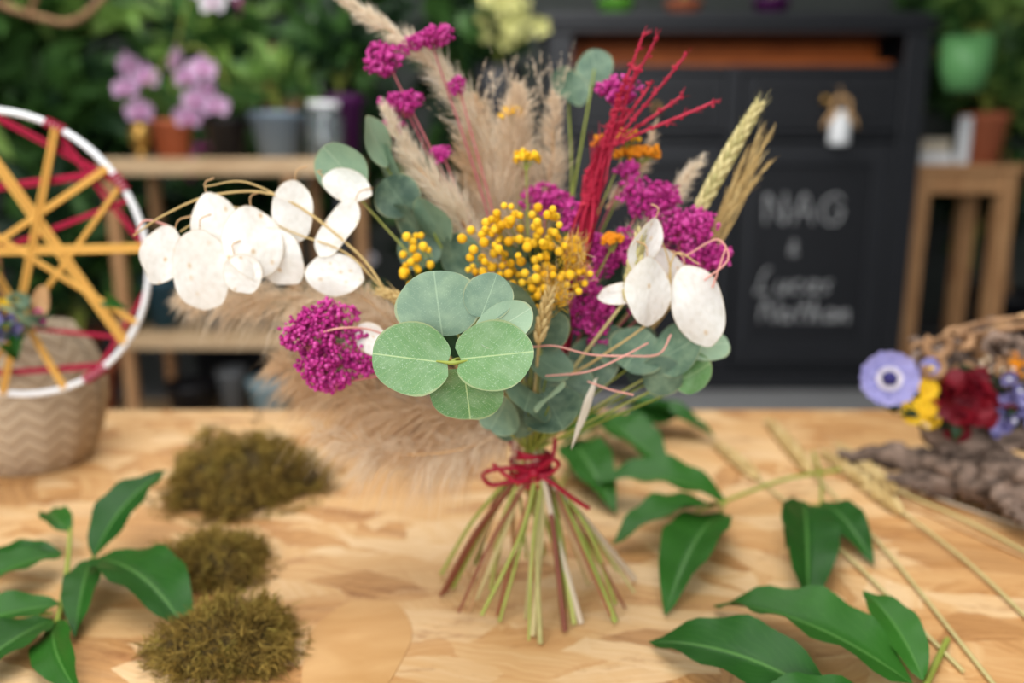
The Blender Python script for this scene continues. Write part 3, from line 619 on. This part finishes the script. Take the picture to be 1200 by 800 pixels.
# ------------------------------------------------------------------ vase + hoop
def vase():
    mb=MB()
    pr=[(0,0),(5.8,0),(6.4,.4),(7.8,3.5),(8.9,8),(8.8,11.5),(7.6,14.6),(6.2,16.4),(5.7,17.4),(5.3,17.4),(5.6,15.5),(7.6,11),(7.4,4),(0,1.2)]
    lathe(mb,(-60.5,32.5,0.02),pr,M['vase'],56)
    mb.build('knitted_ceramic_vase')
    e=empty('dreamcatcher_hoop'); C=A([-54.6,22.0,27.0]); R=15.3
    mb=MB(); a=np.linspace(0,2*math.pi,73); rp=lambda t,rr=R,y=0: C+A([rr*math.cos(t),y,rr*math.sin(t)])
    tube(mb,A([rp(t) for t in a]),.36,M['white'],10,raw=True); mb.build('white_ring',e)
    def ch(mb,t0,t1,mt,n=3,w=.15,sp=.24,y=0):
        p=rp(math.radians(t0));q=rp(math.radians(t1)); d=unit(q-p); s=A([-d[2],0,d[0]])
        for k in range(n):
            o=s*(k-(n-1)/2)*sp+A([0,y+rng.normal()*.1,0]); tube(mb,[p+o,(p+q)/2+o+rng.normal(size=3)*.08,q+o],w,mt,6,8)
    mb=MB()
    for t0,t1,n in [(100,-38,4),(38,205,3),(62,262,3),(4,178,4),(-28,140,3),(122,-72,3),(30,-110,2)]: ch(mb,t0,t1,M['yarny'],n,.16,y=-.3)
    mb.build('mustard_yarn_web',e)
    mb=MB()
    for t0,t1,n in [(92,30,3),(66,2,2),(36,158,3),(-12,-58,2),(-36,205,2),(-52,-120,3),(24,196,2)]: ch(mb,t0,t1,M['yarnr'],n,.16,y=.4)
    for t in np.radians(np.r_[np.arange(-62,-52,1.6),np.arange(28,36,1.6),np.arange(60,68,1.6),np.arange(0,6,1.6)]):
        p=rp(t); rd=unit(p-C); aa=np.linspace(0,2*math.pi,9); tube(mb,A([p+.48*(rd*math.cos(x)+A([0,1,0])*math.sin(x)) for x in aa]),.15,M['yarnr'],5,raw=True)
    mb.build('crimson_yarn_web',e)
    mb=MB(); 
    tube(mb,[C+A([-1,.4,R*.75]),C+A([-1.5,.8,0]),(-57.5,25.5,16),(-59.5,31,2)],.35,M['bark'],7,14)
    for k in range(12):
        c=A([-57+rng.normal()*2.6,20.6+rng.normal()*.6,20.4+rng.normal()*1.4]); mt=[M['blue'],M['lilac'],M['yelp'],M['blue']][k%4]
        for j in range(6):
            t=j*math.pi/3; disc(mb,c+A([math.cos(t)*.9,0,math.sin(t)*.9]),(math.cos(t),-.3,math.sin(t)),(0,-1,0),.9,.6,mt,.1,0,.1,.03)
        balls(mb,[c+A([0,-.2,0])],.3,M['yelp'])
    for k in range(22):
        c=A([-55+rng.normal()*4,21.5,20.5+rng.normal()*1.8]); d=rng.normal(size=3)+A([.6,-.6,0]); mb.inst(LV,LF,leafR(d,(0,-1,.4),.8,3.2),c[None],M['peony'] if k%2 else M['eucg'],LU)
    umbel(mb,(-51.5,21,20.6),1.2,.9,60,.2); balls(mb,A([(-52.8,20.8,20.8),(-53.4,20.8,21.6)]),.7,M['orange'])
    disc(mb,(-50.8,21,22.2),(.4,0,1),(0,-1,.2),2,1,M['stemt']); 
    mb.build('dried_posy',e)
vase()

# ------------------------------------------------------------------ driftwood arrangement
def drift():
    e=empty('driftwood_flower_arrangement'); mb=MB()
    for P,r in [([(40.5,30,1.2),(45,26,2.4),(50,21,3.2),(56,14,3.2),(62,8,2.4)],[.4,1.5,2.5,2.6,1.2]),([(43,22,1.0),(47,21,2),(51,17,3),(54,10,3),(56,5.5,1.4)],[.4,1.2,2.0,2.2,.6]),([(49,22,4),(52,21,7),(57,20,9),(64,20,8)],[1.6,1.8,1.5,.8]),
        ([(50,22,5),(47,23,10),(48,24,15),(51,24,17.6)],[1.2,1.3,1.1,.4]),([(55,20,6),(53,23,12),(50,24,16),(46,24,17.8)],[1.4,1.3,1.0,.3]),([(58,20,6),(57,22,13),(55,23,18),(52,23,19)],[1.4,1.5,1.2,.4]),([(52,17,3),(58,15,1.8),(64,10,1.5)],[1.4,1.8,1.0]),
        ([(47,22,4),(50,17,5.5),(53,12,6),(57,8,4.5)],[.8,1.4,1.5,.6]),([(60,20,9),(56,20,15),(53,21,18)],[1.5,1.5,.6]),([(51,16,4.5),(50,11,2.2),(52,6,1)],[1.0,.8,.3]),([(58,14,4),(58,9,6),(61,5,5)],[2,1.8,.8])]:
        P=cat(P,30); P=P+np.cumsum(rng.normal(size=P.shape)*.16,0); P[:,2]=np.maximum(P[:,2],1.8); tube(mb,P,r,M['drift'],14,raw=True,noise=.2)
    tube(mb,[(44,24,14),(49,23,18.6),(56,22,20.4),(63,22,20)],.35,M['bark'],6,20); tube(mb,[(50,23,17),(56,22,20.6),(62,22,21)],.3,M['stemt'],6,20); tube(mb,[(49,23,17),(55,21,19.6),(62,21,19)],.4,M['bark'],6,20)
    for k in range(26):
        c=A([rng.uniform(44,58),20+rng.normal(),rng.uniform(13.5,18.5)]); a=np.linspace(0,4.5,14)+rng.random()*6; s=rng.uniform(.6,1.4)
        tube(mb,c+np.stack([s*np.cos(a),rng.normal()*.4+.12*a,s*np.sin(a)],-1),rng.uniform(.25,.55),M['bark'] if k%2 else M['drift'],6,raw=True)
    mb.build('driftwood',e)
    mb=MB()
    def daisy(c,R,mt,n=8,w=.5,ctr=None,nrm=(-.35,-1,.25),cr=.24):
        c=A(c,float); nrm=unit(A(nrm)); x=unit(np.cross(nrm,[0,0,1])); y=np.cross(x,nrm)
        for l in range(2):
            for j in range(n):
                t=2*math.pi*(j+l*.5)/n; d=x*math.cos(t)+y*math.sin(t)
                disc(mb,c+d*R*.55-nrm*.1*l,d+nrm*.18,nrm,R*.5,R*w*.6,mt,.1,0,.15,.05)
        if ctr: balls(mb,[c+nrm*.15],R*cr,ctr,True)
    daisy((40.6,19,14.3),2.9,M['lilac'],8,.6,M['navy']); daisy((40.5,18.75,14.35),1.3,M['orchidw'],10,.5,M['navy'],cr=.6)
    B=np.repeat([[40.5,18.5,14.4]],70,0); hairs(mb,B,A([-.3,-.5,.2])+rng.normal(size=(70,3))*.9,1.1,.06,M['navy'],0)
    daisy((45,19,15.4),1.2,M['lilac'],7,.6,M['yelp'])
    for c in [(43.6,19,10.4),(44.9,18.6,11.4),(43.2,19,12),(45.4,19,9.9),(43.8,19,11.4),(44.6,18.8,13.2)]: daisy(c,1.2,M['yelp'],9,.7,M['yelp'])
    for k in range(80):
        d=unit(rng.normal(size=3)+A([0,-1.1,.2])); disc(mb,A([48.4,19.0,11.8])+d*A([1.15,1,1.15])*rng.uniform(1.2,3.0),rng.normal(size=3),d+rng.normal(size=3)*.4,1.1,1.3,M['redp'],.1,0,.35,.15)
    for k in range(22):
        c=A([rng.uniform(51.5,57),18.5+rng.normal()*.8,rng.uniform(8.5,15)]); daisy(c,.9,[M['blue'],M['lilac'],M['blue']][k%3],5,.7,M['navy'] if k%2 else M['white'],(rng.normal()*.6,-1,.3+rng.normal()*.3))
    for k in range(20):
        c=A([rng.uniform(45,57),19.3,rng.uniform(10,16.5)]); balls(mb,c+rng.normal(size=(8,3))*.5,.25,[M['orange'],M['plume'],M['drift'],M['redp']][k%4])
    for k in range(50):
        c=A([rng.uniform(42,57),20.5+rng.normal(),rng.uniform(8,14)]); d=rng.normal(size=3)+A([-.2,-.6,.5]); mb.inst(LV,LF,leafR(d,(0,-1,.6),.7,2.2),c[None],M['bgdark'],LU)
    mb.build('fresh_flowers',e)
drift()

# ------------------------------------------------------------------ black buffet cabinet
def cabinet():
    e=empty('black_buffet_cabinet'); K=M['black']; mb=MB()
    x0,x1,y0,y1=17,201,340,388
    box(mb,(x0-4,y0-5,105),(x1+4,y1,110),K); box(mb,(x0-2,y0-3,101),(x1+2,y1,105),K)
    box(mb,(x0,y0,-66),(x0+5,y1,101),K); box(mb,(x1-5,y0,-66),(x1,y1,101),K); box(mb,(x0,y1-3,-66),(x1,y1,101),K)
    box(mb,(x0,y0,83),(x1,y1-3,86.5),K); box(mb,(x0,y0,51),(x1,y1-3,55),K); box(mb,(x0-3,y0-4,-75),(x1+3,y1,-66),K); box(mb,(x0,y0,-66),(x1,y1-3,-62),K)
    box(mb,(104,y0,-62),(112,y1-3,83),K); box(mb,(x1-12,y0-1.5,-66),(x1,y0+2,101),K); box(mb,(x0,y0-1.5,-66),(x0+12,y0+2,101),K)
    box(mb,(x0+3,y0-2,52),(x1-3,y0,54),K)
    mb.build('carcass',e,False,.5)
    mb=MB(); box(mb,(x0+12,y0+12,86.6),(x1-12,y1-4,90),M['orangewood']); box(mb,(x0+12,y0+30,90),(x1-12,y0+32,100),M['orangewood']); mb.build('niche_lining',e,False)
    mb=MB()
    for a,b in ((30,103),(113,188)):
        box(mb,(a,y0-1,56),(b,y0+2,82),K); box(mb,(a+5,y0-2,60),(b-5,y0-1,78),M['blackin'])
        box(mb,(a,y0-1,-61),(b,y0+1,50),M['blackin'])
        box(mb,(a,y0-3,-61),(a+10,y0-1,50),K); box(mb,(b-10,y0-3,-61),(b,y0-1,50),K); box(mb,(a+10,y0-3,40),(b-10,y0-1,50),K); box(mb,(a+10,y0-3,-61),(b-10,y0-1,-49),K)
        box(mb,(a+10,y0-2.2,39),(b-10,y0-1,40.4),K);box(mb,(a+10,y0-2.2,-49.4),(b-10,y0-1,-48),K)
    mb.build('drawers_and_doors',e,False,.4)
    mb=MB()
    for x,z in ((70,66),(151,70),(98,0)): balls(mb,[(x,y0-5,z)],2.2,M['brass'],True); tube(mb,[(x,y0-5,z),(x,y0,z)],.8,M['brass'],8,3)
    mb.build('knobs',e)
    G={'N':[[(0,0),(0,1),(.65,0),(.65,1.05)]],'A':[[(0,0),(.35,1),(.7,0)],[(.12,.4),(.58,.4)]],'G':[[(.7,.8),(.45,1),(.1,.8),(0,.4),(.2,.03),(.55,.02),(.7,.3),(.7,.48),(.42,.48)]],
       '&':[[(.6,0),(.15,.7),(.3,1),(.45,.75),(.05,.3),(.2,0),(.55,.35)]],'L':[[(.3,1.1),(.1,.9),(.1,.2),(0,0),(.6,.05)]],'u':[[(0,.5),(.05,.05),(.3,.05),(.4,.5),(.42,.05),(.55,.05)]],'c':[[(.4,.45),(.15,.5),(0,.25),(.15,0),(.45,.08)]],
       'a':[[(.4,.45),(.12,.5),(0,.22),(.15,0),(.36,.15),(.42,.5),(.42,.05),(.55,.05)]],'s':[[(.35,.5),(.05,.42),(.3,.2),(.25,.02),(0,.03)]],'t':[[(.2,.95),(.15,.15),(.35,.03)],[(0,.62),(.42,.66)]],'h':[[(0,1),(.02,0),(.08,.4),(.3,.45),(.35,.05),(.48,.05)]],'n':[[(0,.5),(.02,0),(.1,.4),(.32,.45),(.36,.05),(.5,.05)]]}
    mb=MB()
    def write(s,x,z,h,adv,w,slant=0):
        for chh in s:
            for st in G.get(chh,[]):
                P=[(x+(u+slant*v)*h,y0-1.3,z+v*h) for u,v in st]; tube(mb,P,w,M['chalk'],5,5*len(P),noise=.25)
            x+=adv*h*(1 if chh.isupper() else .72)
    write('NAG',127,11,14,1.0,.55); write('&',140,-5,7,1,.4); write('Lucas',124,-24,11,.95,.5,.3); write('Nathan',127,-39,11,.95,.55,.25)
    mb.build('chalk_lettering',e)
    mb=MB(); lathe(mb,(158,y0-7,49),[(0,0),(4.6,0),(4.8,1),(4.6,11),(2.4,13.5),(2.2,16),(0,16)],M['white'],20); 
    a=np.linspace(0,2*math.pi,20); tube(mb,np.stack([158+4*np.cos(a),y0-7+0*a,67+4*np.sin(a)],-1),1.1,M['stemt'],8,raw=True)
    for s in (-1,1): tube(mb,[(158,y0-7,64),(158+s*5,y0-7.5,62),(158+s*8,y0-7,57)],[.9,1.6,.7],M['stemt'],8,8)
    tube(mb,[(158,y0-7,71),(158,y0-4,75),(158,y0-1,76)],.4,M['stemt'],6,6)
    mb.build('hanging_tag_bottle',e)
cabinet()

# ------------------------------------------------------------------ pots & plants
def pot_prof(r,h): return [(0,0),(r*.72,0),(r*.95,h*.85),(r*1.04,h*.86),(r*1.04,h),(r*.92,h),(r*.88,h*.88),(0,h*.86)]
def foliage(mb,c,rad,n,l,w,mats,up=.5,crown=None):
    c=A(c,float); d=unit(rng.normal(size=(n,3))); d[:,2]=np.abs(d[:,2])*.9+rng.normal(size=n)*.3; P=c+d*A(rad)*rng.random((n,1))**.4
    D=d+A([0,0,up*.6])+rng.normal(size=(n,3))*.4; ll=rng.uniform(.6,1.2,n)*l; nn=rng.normal(size=(n,3))*.5+A([0,-.5,1]); R=leafR(D,nn,ll*w,ll)
    i=rng.integers(0,len(mats),n)
    for k,m_ in enumerate(mats):
        s=i==k
        if s.any(): mb.inst(LV,LF,R[s],P[s],m_,LU)
    root=c-A([0,0,rad[2]*.9])
    for k in range(min(14,n//6)): tube(mb,[P[k],(P[k]+c)/2,c*.5+root*.5,root],[.25,.5],M['stemg'],5,8)
def potted(name,c,r,h,pm,fol=None,prof=None):
    e=empty(name); mb=MB(); lathe(mb,c,prof or pot_prof(r,h),pm,32); lathe(mb,(c[0],c[1],c[2]+h*.84),[(0,.2),(r*.88,0)],M['soil'],24); mb.build('pot',e)
    if fol:
        mb=MB(); rad,n,l,w,ms=fol; foliage(mb,(c[0],c[1],c[2]+h*.86+rad[2]*.75),rad,n,l,w,ms); mb.build('leaves',e)
    return e
def orchid(e,base,path,fl,mt,lip,s=4.2):
    mb=MB(); tube(mb,[base]+path,[.5,.3],M['stemg'],6,24)
    for c in fl:
        c=A(c,float); nrm=unit(A([rng.normal()*.45,-1,rng.normal()*.3])); x=unit(np.cross(nrm,[0,0,1]));y=np.cross(x,nrm)
        for t,L_,W_ in ((90,.62,.4),(215,.6,.4),(325,.6,.4),(10,.62,.62),(170,.62,.62)):
            t=math.radians(t); d=x*math.cos(t)+y*math.sin(t); disc(mb,c+d*s*.6,d+nrm*.1,nrm,s*L_,s*W_,mt,.15,0,.1,.05)
        disc(mb,c+nrm*.6-y*.8,(0,-.4,-1),nrm,s*.3,s*.26,lip,.1,0,.4,.1); balls(mb,[c+nrm*.6],s*.12,lip)
    for k in range(5):
        d=A([rng.normal(),rng.normal()*.4,.4]); mb.inst(LV,LF,leafR(d,(0,0,1),4,22),A(base)[None],M['bgleaf'],LU)
    mb.build('orchid_spray',e)
G=[M['bgleaf'],M['bgdark'],M['bgleaf']]; GL=[M['bgleaf2'],M['bgleaf']]; GD=[M['bgdark'],M['bgdark'],M['bgleaf']]
def left_shelf():
    e=empty('plant_shelf'); mb=MB()
    for z,xa,xb,th in ((41,-150,-61,6),(-25,-150,-80,5),(-62,-200,-40,3.5)): box(mb,(xa,232,z-th),(xb,276,z),M['shelfwood'])
    for x in (-150,-84):
        for y in (234,270): box(mb,(x,y,-75),(x+4,y+4,35),M['stoolwood'])
    box(mb,(-65,270,-75),(-61,274,35),M['stoolwood']); box(mb,(-65,234,-62),(-61,238,35),M['black'])
    mb.build('boards_and_posts',e,False,.3)
    z=41.0
    potted('potted_calathea',(-89,250,z),10.5,17,M['pblue'],((14,9,12),46,10,.32,GL))
    potted('potted_ficus',(-67,258,z),9.5,24,M['ppurple'],((13,9,16),90,13,.25,G))
    o=potted('potted_orchid',(-109,250,z),8,15,M['pblack']); orchid(o,(-109,250,z+13),[(-106,247,66),(-114,244,80),(-124,242,78),(-134,240,66)],[(-109,240,60),(-111,240,66),(-116,240,62),(-119,239,56),(-113,241,73),(-118,240,70),(-122,240,76),(-137,240,58),(-141,240,66),(-134,241,70),(-139,240,74)],M['orchid'],M['orchidm'],4.2)
    o=potted('potted_phalaenopsis',(-135,262,z),8,15,M['pterra']); orchid(o,(-135,262,z+13),[(-130,260,80),(-122,258,100),(-112,254,104)],[(-111,252,98),(-116,253,104),(-106,252,103),(-122,255,106)],M['orchidw'],M['orchidm'],4.6)
    mb=MB()
    for k in range(12):
        b=A([-97+rng.normal()*3,264,z+.8]); t=A([-95+rng.normal()*9,262+rng.normal()*3,z+rng.uniform(22,44)]); m_=(b+t)/2+rng.normal(size=3)*4
        tube(mb,[b,m_,t],[2.2,1.8,.6],M['bark'],8,16,noise=.1)
    mb.build('root_sculpture')
    mb=MB(); lathe(mb,(-69,239,z),[(0,.3),(6.4,.3),(6.6,1),(6.6,14),(5,17),(5,19),(4.6,19),(4.6,17),(6.1,14),(6.1,1.2),(0,1)],M['glass'],32)
    lathe(mb,(-69,239,z+17.5),[(5.1,0),(5.6,0),(5.6,2.5),(0,2.8)],M['white'],24); mb.build('glass_jar')
    mb=MB(); lathe(mb,(-137,238,z),[(0,0),(2.5,0),(2,2),(1,3),(3,5),(3.8,8),(3,11),(1,12.5),(0,12.6)],M['brass'],24); mb.build('brass_ornament')
    potted('potted_ivy',(-139,252,-25),8,20,M['pteal'],((10,9,9),60,9,.3,GD))
    potted('potted_fern',(-118,252,-25),7,17,M['pgrey'],((11,9,12),60,10,.25,G))
    potted('potted_pothos',(-96,252,-25),7.5,22,M['pteal'],((9,9,10),60,9,.3,GD))
    potted('flower_pot',(-130,248,-62),10,15,M['pblack'])
    potted('flower_pot',(-97,246,-62),9,17,M['pice']); potted('flower_pot',(-114,250,-62),6,20,M['pgrey'])
    potted('potted_begonia',(-70,250,-62),9,20,M['pblack'],((16,12,22),110,14,.28,GD))
    potted('potted_palm',(-175,252,-62),13,22,M['pterra'],((20,13,38),200,16,.28,GD))
left_shelf()
def bigplant(name,c,r,h,pm,fols,dots=None):
    e=empty(name); mb=MB(); lathe(mb,c,pot_prof(r,h),pm,32); lathe(mb,(c[0],c[1],c[2]+h*.84),[(0,.2),(r*.88,0)],M['soil'],24); mb.build('planter',e)
    mb=MB()
    for (fc,rad,n,l,w,ms) in fols:
        foliage(mb,fc,rad,n,l,w,ms); tube(mb,[fc,((fc[0]+c[0])/2,(fc[1]+c[1])/2,(fc[2]+c[2]+h)/2),(c[0],c[1],c[2]+h*.8)],[.8,1.6],M['bark'],7,12)
        if dots:
            n=dots[1]; d=unit(rng.normal(size=(n,3))); d[:,1]=-abs(d[:,1]); P=A(fc)+d*A(rad)*.95
            for p in P: balls(mb,p+rng.normal(size=(6,3))*1.4,1.5,dots[0])
    mb.build('foliage',e)
bigplant('rubber_plant',(-215,305,-75),20,38,M['pterra'],[((-208,302,40),(36,20,50),300,22,.28,G),((-205,302,95),(36,18,34),240,20,.28,GL),((-190,306,10),(26,16,40),190,18,.28,GD)])
bigplant('camellia_bush',(-141,326,-75),20,40,M['pblack'],[((-139,326,75),(28,14,46),250,16,.28,[M['bgleaf'],M['bgdark'],M['bgleaf2']]),((-136,326,10),(28,14,40),230,16,.28,GD)],(M['orchidm'],9))
bigplant('schefflera_plant',(-78,328,-75),20,40,M['pteal'],[((-78,328,92),(25,14,40),220,16,.22,G),((-76,328,20),(25,14,50),250,17,.28,GD)],(M['orchidw'],5))
bigplant('philodendron_plant',(-24,347,-75),18,36,M['pblack'],[((-24,347,80),(20,14,46),190,15,.3,GD),((-24,347,10),(22,14,40),220,16,.25,GD)])
bigplant('monstera_plant',(-262,230,-75),20,40,M['pblack'],[((-237,225,62),(34,20,56),230,24,.3,GL),((-240,225,0),(30,20,40),160,22,.3,G)])
def tall_vase():
    e=empty('branch_vase'); c=(-195,196,-75); mb=MB(); lathe(mb,c,[(0,0),(12,0),(14,20),(11,55),(8,66),(9.5,70),(8.5,70),(7,66),(0,60)],M['pgrey'],32); mb.build('floor_vase',e)
    mb=MB()
    for P,r in [([(-195,196,-12),(-186,192,40),(-170,184,80),(-152,180,84),(-138,178,80),(-124,176,78),(-113,178,88),(-108,178,94)],[1.6,1.4,1.0,.9,.6]),([(-170,184,80),(-160,182,92),(-150,180,96)],[1,.5]),([(-186,192,40),(-178,188,96),(-166,186,106)],[1.2,.5]),([(-138,178,80),(-132,176,88),(-124,176,96)],[.8,.4])]: tube(mb,P,r,M['bark'],8,40,noise=.06)
    mb.build('twisted_branches',e)
tall_vase()
potted('potted_succulent',(52,362,110),9,10,M['plime'],((12,10,12),60,10,.3,GL))
potted('potted_succulent',(86,362,110),9,9,M['pterra'],((12,10,12),60,10,.3,G))
potted('potted_succulent',(130,362,110),9,10,M['ppurple'],((14,10,14),70,10,.3,G))
def lime():
    e=empty('chartreuse_flower_stand'); mb=MB(); c=(-6,300,-75); lathe(mb,c,[(0,0),(16,0),(16,3),(3,6),(2.5,100),(10,104),(14,106),(14,108),(0,108)],M['pblack'],32)
    lathe(mb,(-6,300,33),[(0,0),(8,0),(10.5,30),(11,48),(10,48),(9.6,30),(0,2)],M['pblack'],32); mb.build('stand_and_bucket',e)
    mb=MB(); foliage(mb,(-6,300,88),(12,11,10),60,12,.3,G)
    for k in range(30):
        c=A([-4+rng.normal()*6,292+rng.normal()*3,98+rng.normal()*6]); 
        for j in range(5):
            t=j*2*math.pi/5+k; d=A([math.cos(t),-.2,math.sin(t)]); disc(mb,c+d*2.2,d,(0,-1,.1),2.4,1.7,M['limefl'],.1,0,.2,.05)
    mb.build('blooms',e)
lime()
def stand():
    e=empty('wooden_plant_stand'); mb=MB(); x0,x1,y0,y1,z=209,262,356,398,40
    box(mb,(x0-2,y0-2,z-4),(x1+2,y1+2,z),M['stoolwood']); box(mb,(x0+1,y0+1,z-15),(x1-1,y0+3,z-4),M['stoolwood']); box(mb,(x0+1,y1-3,z-15),(x1-1,y1-1,z-4),M['stoolwood']); box(mb,(x0+1,y0+1,z-15),(x0+3,y1-1,z-4),M['stoolwood']);box(mb,(x1-3,y0+1,z-15),(x1-1,y1-1,z-4),M['stoolwood'])
    for x in (x0,x1-8):
        for y in (y0,y1-8): box(mb,(x,y,-75),(x+8,y+8,z-4),M['stoolwood'])
    mb.build('stand_frame',e,False,.4)
    potted('potted_herb',(247,368,z),12,26,M['pterra'],((20,12,16),110,12,.28,GL))
    mb=MB(); box(mb,(214,364,z+.02),(231,380,z+6),M['white']); box(mb,(215,366,z+6),(230,379,z+13),M['plumew']); box(mb,(231.5,360,z+.02),(237,364,z+24),M['white']); mb.build('stacked_boxes',smooth=False,bevel=.3)
    potted('potted_asparagus_fern',(224,389,z),7,14,M['pblack'],((13,5,24),130,9,.25,G))
stand()
def hanging():
    e=empty('hanging_planter'); c=(218,338,74); mb=MB(); lathe(mb,c,[(0,0),(8,0),(11,10),(12,25),(11,25),(10,12),(0,10)],M['pgreen'],32)
    for a in (0,2.1,4.2): tube(mb,[(c[0]+11.4*math.cos(a),c[1]+11.4*math.sin(a),c[2]+24),(c[0],c[1],150),(c[0],c[1],250)],.25,M['stemt'],5,12)
    mb.build('pot_and_cords',e); mb=MB(); foliage(mb,(c[0]+3,c[1]-2,c[2]+30),(18,11,14),120,13,.26,GL); mb.build('leaves',e)
hanging()
bigplant('weeping_fig',(305,420,-75),20,40,M['pblack'],[((292,425,70),(28,16,60),380,16,.26,GL+G),((262,450,110),(34,12,30),220,16,.26,G),((292,440,10),(28,16,40),260,18,.26,GD)])

# ------------------------------------------------------------------ lights
def area(name,loc,size,power,target,col=(1,1,1),sy=None):
    l=bpy.data.lights.new(name,'AREA'); l.size=size; l.energy=power; l.color=col
    if sy: l.shape='RECTANGLE'; l.size_y=sy
    o=bpy.data.objects.new(name,l); bpy.context.collection.objects.link(o); o.location=loc
    o.rotation_euler=(Vector(target)-Vector(loc)).to_track_quat('-Z','Y').to_euler()
area('ceiling_light_table',(-.3,-.1,3.1),1.9,56,(0,0.1,.75),(1,.995,.985))
area('shop_window_daylight',(-.8,-3.0,2.2),3.2,118,(0,.6,.9),(.96,.98,1),2.0)
area('ceiling_light_back',(-.6,2.4,3.15),2.8,92,(-.6,3.2,.8),(1,.99,.97),1.4)
w=bpy.data.worlds.new('World'); bpy.context.scene.world=w; w.use_nodes=True
w.node_tree.nodes['Background'].inputs[0].default_value=(.92,.96,1,1); w.node_tree.nodes['Background'].inputs[1].default_value=.85

# ------------------------------------------------------------------ camera
cd=bpy.data.cameras.new('camera'); cd.sensor_width=36; cd.lens=28; cd.clip_start=.02
cd.dof.use_dof=True; cd.dof.focus_distance=.465; cd.dof.aperture_fstop=2.8
co=bpy.data.objects.new('camera',cd); bpy.context.collection.objects.link(co); co.location=(0,-.64,1.11); co.rotation_euler=(math.radians(90-12),0,0)
bpy.context.scene.camera=co
bpy.context.scene.view_settings.view_transform='Standard'
